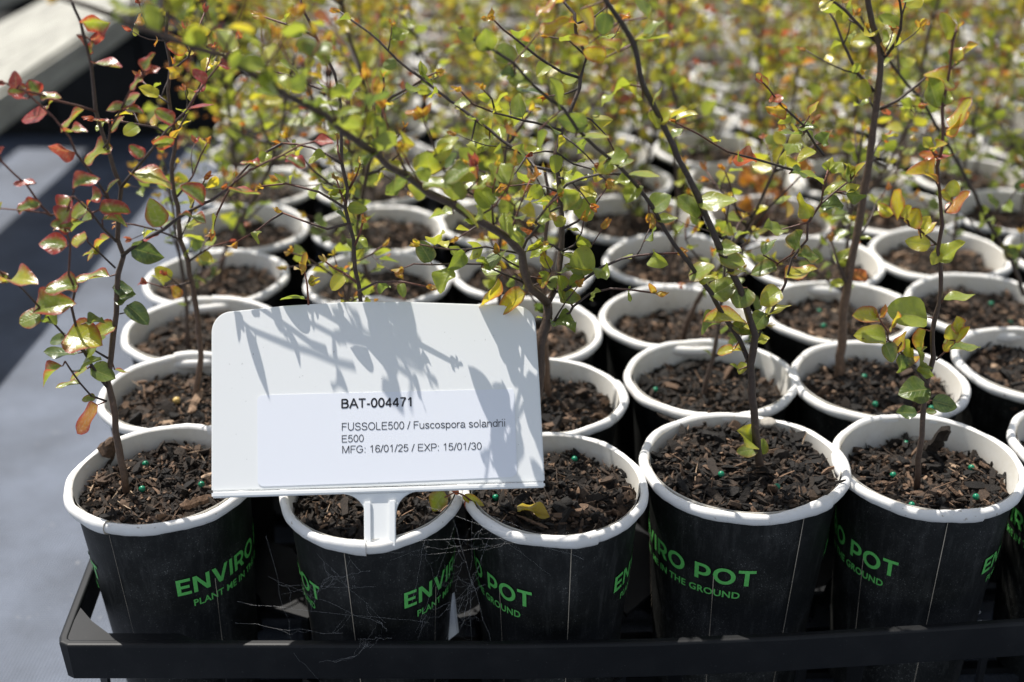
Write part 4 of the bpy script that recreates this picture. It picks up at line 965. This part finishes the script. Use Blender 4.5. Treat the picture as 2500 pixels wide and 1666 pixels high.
def sign():
    base = at_y(930, 1208, .446)
    lean = R(37); U_ = Vector((0, math.sin(lean), math.cos(lean))); n = Vector((0, -math.cos(lean), math.sin(lean)))
    def onp(u, v, off=0.0):
        r = ray(u, v); b = base + n * off; k = (b - CAM).dot(n) / r.dot(n); return CAM + r * k
    root = empty('nursery_sign', at_z(930, 1300, ZR - .012)); tag(root, 'white plastic nursery sign on a stake, printed BAT-004471, in the front pots', 'sign')
    inv = root.location.copy()
    def solid(name, outline, thick, matr, off, bev=.0005, parent=root):
        bm = bmesh.new(); f = bm.faces.new([bm.verts.new(onp(u, v, off) - inv) for u, v in outline]); bm.normal_update()
        if f.normal.dot(n) < 0: bmesh.ops.reverse_faces(bm, faces=[f])
        e = bmesh.ops.extrude_face_region(bm, geom=[f]); vs = [x for x in e['geom'] if isinstance(x, bmesh.types.BMVert)]
        bmesh.ops.translate(bm, vec=-n * thick, verts=vs); bmesh.ops.recalc_face_normals(bm, faces=bm.faces)
        if bev: 
            es = [e for e in bm.edges if len(e.link_faces) == 2 and e.calc_face_angle(0) > 1.2]
            bmesh.ops.bevel(bm, geom=es, offset=bev, segments=2, affect='EDGES')
        me = bpy.data.meshes.new(name); bm.to_mesh(me); bm.free(); me.materials.append(matr)
        return mesh_obj(name, me, parent)
    def arc(cx, cy, r, a0, a1, k=8, ry=None): ry = ry or r; return [(cx + r * math.cos(R(a0 + (a1 - a0) * i / k)), cy - ry * math.sin(R(a0 + (a1 - a0) * i / k))) for i in range(k + 1)]
    out = [(516, 1200)] + arc(566, 812, 50, 180, 100, 9, 52) + [(700, 746), (850, 737), (1000, 737), (1150, 742)] + arc(1262, 795, 46, 84, 4, 9, 48) + [(1318, 950), (1330, 1176)]
    board = solid('board', out, .0011, M['plastic'], 0)
    # folded foot of the board stands a little proud
    foot = solid('folded_edge', [(516, 1216), (516, 1200.5), (925, 1190), (1330, 1176.5), (1331, 1190)], .0030, M['plastic'], .0011, .0006)
    flange = [(835, 1206)] + arc(838, 1262, 54, 85, 2, 8, 55) + [(893, 1300), (895, 1330), (960, 1330), (965, 1298)] + arc(1023, 1255, 56, 178, 97, 8, 55) + [(1020, 1199)]
    stake = solid('stake', flange, .0014, M['plastic'], -.0002, .0004)
    rib1 = solid('rib', [(889, 1335), (888, 1225), (906, 1224), (907, 1335)], .0014, M['plastic'], .0010, .0004, stake)
    rib2 = solid('rib', [(948, 1335), (948, 1222), (966, 1220), (966, 1335)], .0014, M['plastic'], .0010, .0004, stake)
    sq = arc(642, 979, 14, 180, 98, 5) + [(1000, 956), (1252, 950)] + [(1256, 960)] + arc(1246, 1150, 16, 0, -88, 5, 15) + [(940, 1178)] + arc(644, 1175, 15, 268, 185, 5, 13)
    st = solid('sticker', sq, .00015, M['sticker'], .0002, 0)
    # printed lines
    def text(s, u0, v0, u1, size_px, bold, name='printed_line'):
        a = onp(u0, v0, .0003); b = onp(u1[0], u1[1], .0003); X = (b - a); Lx = X.length; X.normalize(); Yv = n.cross(X).normalized()
        hgt = (onp(u0, v0 - size_px, .0003) - a).length; sw = .175 if bold else .100
        V, F, x = [], [], 0
        for ch in s:
            wd, lines = glyph(ch)
            if bold: wd *= 1.04
            for L_ in lines:
                for i in range(len(L_) - 1):
                    p, q = Vector(L_[i]), Vector(L_[i + 1]); d = (q - p)
                    if d.length < 1e-6: continue
                    d.normalize(); nn = Vector((-d.y, d.x)) * sw / 2; e = d * (sw * .32 if len(L_) > 3 else 0); k = len(V)
                    for c in (p - e - nn, q + e - nn, q + e + nn, p - e + nn): V.append((x + c.x, c.y))
                    F.append([k, k + 1, k + 2, k + 3])
            x += wd
        k = Lx / x; me = bpy.data.meshes.new(name)
        me.from_pydata([tuple(a + X * (vx * k) + Yv * vy * hgt - inv) for vx, vy in V], [], F); me.materials.append(M['ink']); return mesh_obj(name, me, st)
    text("BAT-004471", 832, 997, (1011, 992), 22, True)
    text("FUSSOLE500 / Fuscospora solandrii", 833, 1052, (1235, 1042), 19, False)
    text("E500", 833, 1081, (889, 1079), 18, False)
    text("MFG: 16/01/25 / EXP: 15/01/30", 834, 1107, (1177, 1098), 18, False)
    return base, n
sign()

# ------------------------------------------------------------------ seedling tray (black plastic frame round the pots)
TZ = ZR - .0515
def tray(rows, label, first=True):
    zt = TZ; h = .0190
    x0 = -.1965; y0 = .4285
    root = empty('seedling_tray', (x0, y0, 0)); tag(root, label, 'tray', 'black trays holding the pots')
    xr = .345; yb = .800
    front = [(x0 + .006, y0), (-.10, y0), (0.0, y0 - .0004), (.06, y0 + .0012), (.12, y0 + .0050), (.18, y0 + .0105), (.24, y0 + .0165), (.30, y0 + .022), (xr - .01, y0 + .026)]
    loop = [(x0, y0 + .007), (x0 + .0015, y0 + .0025)] + front + [(xr - .002, y0 + .028), (xr, y0 + .036), (xr - .025, yb), (xr - .031, yb + .006), (x0 - .022, yb - .010), (x0 - .028, yb - .016)]
    # profile: hollow skirt, section (offset inward, z)
    prof = [(.0015, -h), (.0004, -.0012), (.0008, -.0003), (.0018, 0), (.0040, 0), (.0046, -.0006), (.0048, -.003), (.0036, -.0035), (.0035, -h)]
    n = len(loop); cx = sum(p[0] for p in loop) / n; mb = MB(); V = []
    for i, p in enumerate(loop):
        a = Vector(loop[i - 1]); b = Vector(loop[(i + 1) % n]); t = (b - a).normalized(); nin = Vector((-t.y, t.x))
        for o_, z in prof: q = Vector(p) + nin * o_; V.append((q.x - x0, q.y - y0, zt + z))
    m = len(prof)
    F = [[i * m + j, ((i + 1) % n) * m + j, ((i + 1) % n) * m + (j + 1) % m, i * m + (j + 1) % m] for i in range(n) for j in range(m)]
    mb.add(V, F); o = mesh_obj('rim_frame', mb.mesh('rim_frame', [M['tray']], smooth=False), root)
    bv = o.modifiers.new('b', 'BEVEL'); bv.width = .0004; bv.segments = 2; bv.limit_method = 'ANGLE'
    # top webs between the cells: a plate per gap with hollow sides
    mb = MB()
    def plate(poly, z, th=.002):
        k = len(poly); V = [(px - x0, py - y0, z) for px, py in poly] + [(px - x0, py - y0, z - th) for px, py in poly]
        mb.add(V, [list(range(k)), list(range(2 * k - 1, k - 1, -1))] + [[i, k + i, k + (i + 1) % k, (i + 1) % k] for i in range(k)])
    def arcpts(c, r, a0, a1, k=8): return [(c[0] + r * math.cos(R(a0 + (a1 - a0) * i / k)), c[1] + r * math.sin(R(a0 + (a1 - a0) * i / k))) for i in range(k + 1)]
    G = [[grid_pos(c, r) for c in range(6)] for r in rows]
    rc = .0385
    A = G[0][0]
    plate([(x0 + .0035, y0 + .0035), (x0 + .0625, y0 + .0035), (x0 + .052, y0 + .0090), (x0 + .021, y0 + .0092), (x0 + .0115, y0 + .0175), (x0 + .0035, y0 + .027)], zt - .0004)
    mesh_obj('corner_plate', mb.mesh('corner_plate', [M['tray']], smooth=False), root); mb = MB()
    for r in range(len(rows) - 1):
        for c in range(5):
            a, b, d, e = G[r][c], G[r][c + 1], G[r + 1][c], G[r + 1][c + 1]
            poly = arcpts(a, rc, 20, 70, 5) + arcpts(d, rc, -70, -20, 5) + arcpts(e, rc, 200, 250, 5)[::1] + arcpts(b, rc, 110, 160, 5)
            cxx = sum(p[0] for p in poly) / len(poly); cyy = sum(p[1] for p in poly) / len(poly)
            poly.sort(key=lambda p: math.atan2(p[1] - cyy, p[0] - cxx)); plate(poly, zt - .030)
    mesh_obj('floor_web', mb.mesh('floor_web', [M['tray']], smooth=False), root)
    # hanging cell ribs and the floor grid
    for r in range(len(rows)):
        for c in range(6):
            p = G[r][c]
            if r > 1: continue
            for a in (225, 315):
                mb = MB()
                q = Vector((p[0] + .041 * math.cos(R(a)), p[1] + .041 * math.sin(R(a)))); t = Vector((-math.sin(R(a)), math.cos(R(a)))) * .004
                V = [(q.x - t.x - x0, q.y - t.y - y0, zt - .033), (q.x + t.x - x0, q.y + t.y - y0, zt - .033), (q.x + t.x * .7 - x0, q.y + t.y * .7 - y0, .012), (q.x - t.x * .7 - x0, q.y - t.y * .7 - y0, .012)]
                nn = Vector((math.cos(R(a)), math.sin(R(a)), 0)) * .0015; V2 = [(v[0] + nn.x, v[1] + nn.y, v[2]) for v in V]
                mb.add(V + V2, [[0, 1, 2, 3], [7, 6, 5, 4], [0, 4, 5, 1], [1, 5, 6, 2], [2, 6, 7, 3], [3, 7, 4, 0]])
                mesh_obj('rib', mb.mesh('rib', [M['tray']], smooth=False), root)
    mb = MB()
    for i in range(12):
        yy = y0 + .03 + i * .03; mb.add([(0.01, yy - y0, .012), (xr - x0 - .03, yy - y0 + .02, .012), (xr - x0 - .03, yy - y0 + .026, .012), (0.01, yy - y0 + .006, .012), (0.01, yy - y0, .008), (xr - x0 - .03, yy - y0 + .02, .008), (xr - x0 - .03, yy - y0 + .026, .008), (0.01, yy - y0 + .006, .008)], [[0, 1, 2, 3], [7, 6, 5, 4], [0, 4, 5, 1], [1, 5, 6, 2], [2, 6, 7, 3], [3, 7, 4, 0]])
    mesh_obj('floor_grid', mb.mesh('floor_grid', [M['tray']], smooth=False), root)
    return root
tr0 = tray(range(0, 4), 'black plastic tray along the bottom of the photo holding the front pots')
def copy_tree(o, parent=None):
    c = o.copy(); C.objects.link(c); c.parent = parent
    for ch in list(o.children): copy_tree(ch, c)
    return c
tr1 = copy_tree(tr0); tr1.location = (tr0.location.x - .035, tr0.location.y + .395, 0); tr1['label'] = 'black plastic tray behind the front one, under the middle rows of pots'

# ------------------------------------------------------------------ small things
def sphere_mesh(name, r, matr, sq=1.0):
    bm = bmesh.new(); bmesh.ops.create_icosphere(bm, subdivisions=3, radius=r)
    for v in bm.verts: v.co.z *= sq; v.co *= 1 + .05 * noise.noise(v.co * 900)
    for f in bm.faces: f.smooth = True
    me = bpy.data.meshes.new(name); bm.to_mesh(me); bm.free(); me.materials.append(matr); return me
PEL = sphere_mesh('fertiliser_pellet', .0015, M['pellet'])
WHERE = {'A1': 'front left pot', 'C1': 'front pot right of the sign', 'D1': 'tall-filled RO POT pot', 'E1': 'lower right front pot', 'E2': 'pot with the thick trunk', 'D2': 'dark second row pot', 'E3': 'third row pot behind the thick trunk', 'F3': 'third row pot at far right'}
for key, u, v, how in (('A1', 355, 1133, 'beside the stem'), ('A1', 347, 1194, 'nearest the front'), ('A1', 492, 1183, 'close to the sign'), ('C1', 1403, 1121, 'at the back'), ('C1', 1210, 1215, 'left, by the cobweb'),
        ('D1', 1751, 1065, 'at the back left'), ('D1', 1761, 1158, 'at the left'), ('D1', 1897, 1188, 'right of the middle'), ('E1', 2372, 1142, 'at the right'), ('E1', 2383, 1213, 'lower right'), ('E1', 2226, 1233, 'nearest the front rim'), ('E1', 2212, 1083, 'half hidden behind the stem'), ('E1', 2181, 1160, 'dull one left of the stem'),
        ('E2', 2110, 920, 'right of the trunk'), ('E2', 2137, 987, 'low on the right'), ('E2', 2274, 997, 'far right'), ('D2', 1600, 952, 'on dark compost'), ('E3', 2011, 796, 'left of the trunk'), ('E3', 2000, 760, 'behind another pellet'), ('F3', 2466, 787, 'lower'), ('F3', 2420, 742, 'upper')):
    th, x, y, sz = THINGS[key]; p = at_z(u, v, ZR + sz + .0028)
    o = mesh_obj('fertiliser_pellet', PEL, None, p); tag(o, 'green fertiliser pellet %s in the %s' % (how, WHERE[key]), 'pellet', 'green fertiliser pellets')
o = mesh_obj('amber_bead', sphere_mesh('amber_bead', .0019, M['amber']), None, at_z(431, 978, ZR - .006)); tag(o, 'amber yellow bead on bark in the second pot on the left', 'bead')
o = mesh_obj('stone', sphere_mesh('stone', .0040, M['stone'], .6), None, at_z(1876, 1033, ZR + .001)); tag(o, 'grey stone at the back rim of the RO POT pot', 'stone')
o = mesh_obj('stone', sphere_mesh('stone', .0030, M['soil'], .7), None, at_z(1383, 1228, ZR - .005)); tag(o, 'small dark stone beside the fallen yellow leaf', 'stone')
o = mesh_obj('stone', sphere_mesh('stone', .0030, M['stone'], .8), None, at_z(2236, 1075, ZR - .009)); tag(o, 'pale little stone left of the reddish stem, lower right pot', 'stone')
# loose bark and sticks that lie across rims or stand out of the compost
def bark_piece(name, label, a, b, wd, th, seed, group=None, tone=.35):
    rnd = random.Random(seed); a, b = Vector(a), Vector(b); d = b - a; L = d.length; d.normalize(); x = d.cross(-FW).normalized(); z = x.cross(d).normalized(); n = 9; V = []
    for i in range(n + 1):
        t = i / n; w_ = wd / 2 * (1 - abs(2 * t - 1) ** 4 * .7) * rnd.uniform(.75, 1.2); c = a.lerp(b, t) - a + z * rnd.gauss(0, th * .25) + x * rnd.gauss(0, wd * .06)
        for sx_, sz_ in ((-1, -.6), (-.3, -1), (1, -.5), (1, .5), (.2, 1), (-1, .6)): V.append(tuple(c + x * sx_ * w_ * rnd.uniform(.85, 1.1) + z * sz_ * th / 2 * rnd.uniform(.7, 1.2)))
    F = [[i * 6 + j, i * 6 + (j + 1) % 6, (i + 1) * 6 + (j + 1) % 6, (i + 1) * 6 + j] for i in range(n) for j in range(6)] + [list(range(6))[::-1], list(range(n * 6, n * 6 + 6))]
    mb = MB(); mb.add(V, F, 0, cc=(tone, 0, 0, 1)); o = mesh_obj(name, mb.mesh(name, [M['soil']], smooth=False), None, a); tag(o, label, 'bark' if name == 'bark_chunk' else 'stick', group)
bark_piece('stick', 'dark forked stick lying over the back left rim of the RO POT pot', at_z(1604, 1010, ZR + .004), at_z(1668, 1040, ZR + .001), .0016, .0010, 1, None, .25)
bark_piece('bark_chunk', 'pale bark strip by the back right rim of the RO POT pot', at_z(1895, 1032, ZR + .0005), at_z(1972, 1052, ZR - .001), .0034, .0014, 2, None, .78)
bark_piece('bark_chunk', 'big black bark chunk leaning up right of the reddish stem', at_z(2262, 1105, ZR - .010), at_y(2315, 1050, .505), .0060, .0040, 3, None, .12)
bark_piece('bark_chunk', 'brown bark chunk leaning behind the stem in the front left pot', at_z(262, 1120, ZR - .008), at_y(272, 1075, .500), .0075, .0050, 4, None, .45)
bark_piece('bark_chunk', 'tan bark strip under the lower left corner of the sign', at_z(440, 1238, ZR - .005), at_z(520, 1212, ZR - .004), .0042, .0018, 5, None, .62)
bark_piece('bark_chunk', 'upright straw coloured splinter beside the amber bead', at_z(462, 1010, ZR - .007), at_y(492, 950, .567), .0040, .0014, 6, None, .80)
bark_piece('stick', 'dark pointed stick lying on the right rim of the RO POT pot', at_z(2005, 1190, ZR - .002), at_z(2066, 1172, ZR + .0025), .0015, .0010, 7, None, .1)
bark_piece('stick', 'grey twig lying in front of the fallen yellow leaf', at_z(1262, 1258, ZR - .005), at_z(1338, 1290, ZR - .003), .0013, .0010, 8, None, .5)
# fallen yellow leaf
mb = MB(); rr_ = random.Random(8); b = at_z(1262, 1236, ZR - .003); t_ = at_z(1342, 1262, ZR - .0045)
add_leaf(mb, b, t_ - b, Vector((.1, -.3, 1)), (t_ - b).length, .47, .0, True, rr_, .50)
V = np.concatenate(mb.v); mb.v = [V - np.array(b)]
o = mesh_obj('fallen_leaf', mb.mesh('fallen_leaf', [M['leaf']]), None, b); tag(o, 'fallen yellow leaf lying on the compost right of the sign', 'leaf')
# dead orange leaves further back
rr_ = random.Random(9)
DEAD = []
for i, (u, v) in enumerate(((1860, 460), (1885, 430), (1815, 455), (1870, 480), (1930, 400), (1840, 430), (1900, 500), (1835, 490), (1940, 205), (1830, 320))):
    pt = at_y(u, v, .84 if v > 350 else 1.0); mb = MB(); add_leaf(mb, (0, 0, 0), Vector((rr_.gauss(0, 1), rr_.gauss(0, .5), rr_.gauss(0, .8))), Vector((rr_.gauss(0, .4), -1, rr_.gauss(.3, .4))), .016, .64, 0, True, rr_, .7)
    DEAD.append((mb, pt))
if 'E5' in THINGS:
    th = THINGS['E5'][0]; MBd = MB(); mi = th.matrix_basis.inverted(); sb = MB()
    for mb, pt in DEAD[:8]:
        V = np.concatenate(mb.v) + np.array(pt); MBd.add(V, mb.f, 0, lc=mb.a['lc'][0][1], lu=mb.a['lu'][0][1])
        tube(sb, [Vector((THINGS['E5'][1] - .01, THINGS['E5'][2], ZR - .012)), (Vector((THINGS['E5'][1], THINGS['E5'][2], ZR)) + pt) / 2 + Vector((0, 0, .004)), pt], [.0008, .0006, .0003], 4, sc=(.8, .3, 0, 1))
    st = mesh_obj('dead_twig', sb.mesh('dead_twig', [M['bark']]), th); st.data.transform(mi)
    o = mesh_obj('dead_foliage', MBd.mesh('dead_foliage', [M['leaf']]), st); o.data.transform(mi); th['label'] = 'seedling with dead orange leaves in pot, fifth row from the front, fifth from the left'

# white plastic label stuck between two front pots
mb = MB(); a = at_y(1104, 1450, .472); b = at_y(1115, 1548, .470); c = at_y(1092, 1566, .470)
q = Vector((.001, .0012, 0)); mb.add([tuple(p) for p in (a, b, c, a + q, b + q, c + q)], [[0, 1, 2], [5, 4, 3], [0, 3, 4, 1], [1, 4, 5, 2], [2, 5, 3, 0]])
V = mb.v[0]; org = Vector(c); mb.v = [V - np.array(org)]
o = mesh_obj('plastic_offcut', mb.mesh('plastic_offcut', [M['plastic']], smooth=False), None, org); tag(o, 'white pointed plastic offcut standing in the gap under the cobweb', 'offcut')

# ------------------------------------------------------------------ cobwebs over the front pots
def cobweb(name, label, seed, A, B, nthreads, nfine, sag=.004):
    rnd = random.Random(seed); mb = MB(); nodes = []
    def pt(u, v, y): return at_y(u, v, y)
    for i in range(nthreads):
        a = rnd.choice(A); b = rnd.choice(B); a = pt(a[0] + rnd.gauss(0, 34), a[1] + rnd.gauss(0, 34), a[2]); b = pt(b[0] + rnd.gauss(0, 40), b[1] + rnd.gauss(0, 26), b[2])
        L = (b - a).length; k = 10; P = []
        for j in range(k + 1):
            t = j / k; P.append(a.lerp(b, t) + Vector((0, 0, -1)) * sag * rnd.uniform(.1, .25) * math.sin(math.pi * t) * L * 18 + Vector((rnd.gauss(0, .00035), rnd.gauss(0, .0003), rnd.gauss(0, .00035))))
        tube(mb, P, rnd.choice((.000010, .000014, .000020)), 3, cap=False); nodes += P[1:-1]
    for i in range(nfine):
        a = rnd.choice(nodes); c = sorted(nodes, key=lambda p: (p - a).length)[4:26]; b = rnd.choice(c)
        if (b - a).length > .016: continue
        k = 5; P = [a.lerp(b, j / k) + (Vector((rnd.gauss(0, .0005), rnd.gauss(0, .0003), rnd.gauss(0, .0005))) + Vector((0, 0, -.12)) * (b - a).length * math.sin(math.pi * j / k)) * (0 if j in (0, k) else 1) for j in range(k + 1)]
        tube(mb, P, rnd.choice((.000008, .000011, .000016)), 3, cap=False); nodes += P[2:-1:3]
    org = sum((Vector(v[0]) for v in mb.v), Vector()) / len(mb.v); mb.v = [v - np.array(org) for v in mb.v]
    o = mesh_obj(name, mb.mesh(name, [M['silk']]), None, org); tag(o, label, 'cobweb', 'cobwebs strung between the front pots')
F_ = .432
cobweb('cobweb', 'fine tangled cobweb strung between the two front pots right of the stake', 3, [(1150, 1290, .440), (1075, 1290, .437), (1010, 1330, .436), (1165, 1400, .440), (1180, 1250, .445)], [(1280, 1330, .434), (1330, 1380, .434), (1110, 1560, F_), (1220, 1560, F_), (1050, 1500, .438), (1380, 1350, .434), (960, 1560, F_)], 16, 80)
cobweb('cobweb', 'loose cobweb from the left corner pot down to the tray edge', 4, [(600, 1470, .440), (545, 1500, .436), (700, 1420, .436), (700, 1350, .438), (640, 1440, .436), (800, 1400, .434), (760, 1350, .436)], [(1040, 1370, .436), (900, 1440, .432), (880, 1560, F_), (760, 1590, F_), (830, 1540, F_), (690, 1560, F_), (780, 1500, .434), (960, 1380, .434), (980, 1500, .434)], 10, 34)
cobweb('cobweb', 'few cobweb strands along the dark front of the tray', 5, [(500, 1610, .4275), (620, 1600, .4275), (900, 1590, .4275), (860, 1560, .4285)], [(760, 1640, .4275), (1100, 1620, .4275), (950, 1600, .4275), (680, 1650, .4275)], 5, 20)
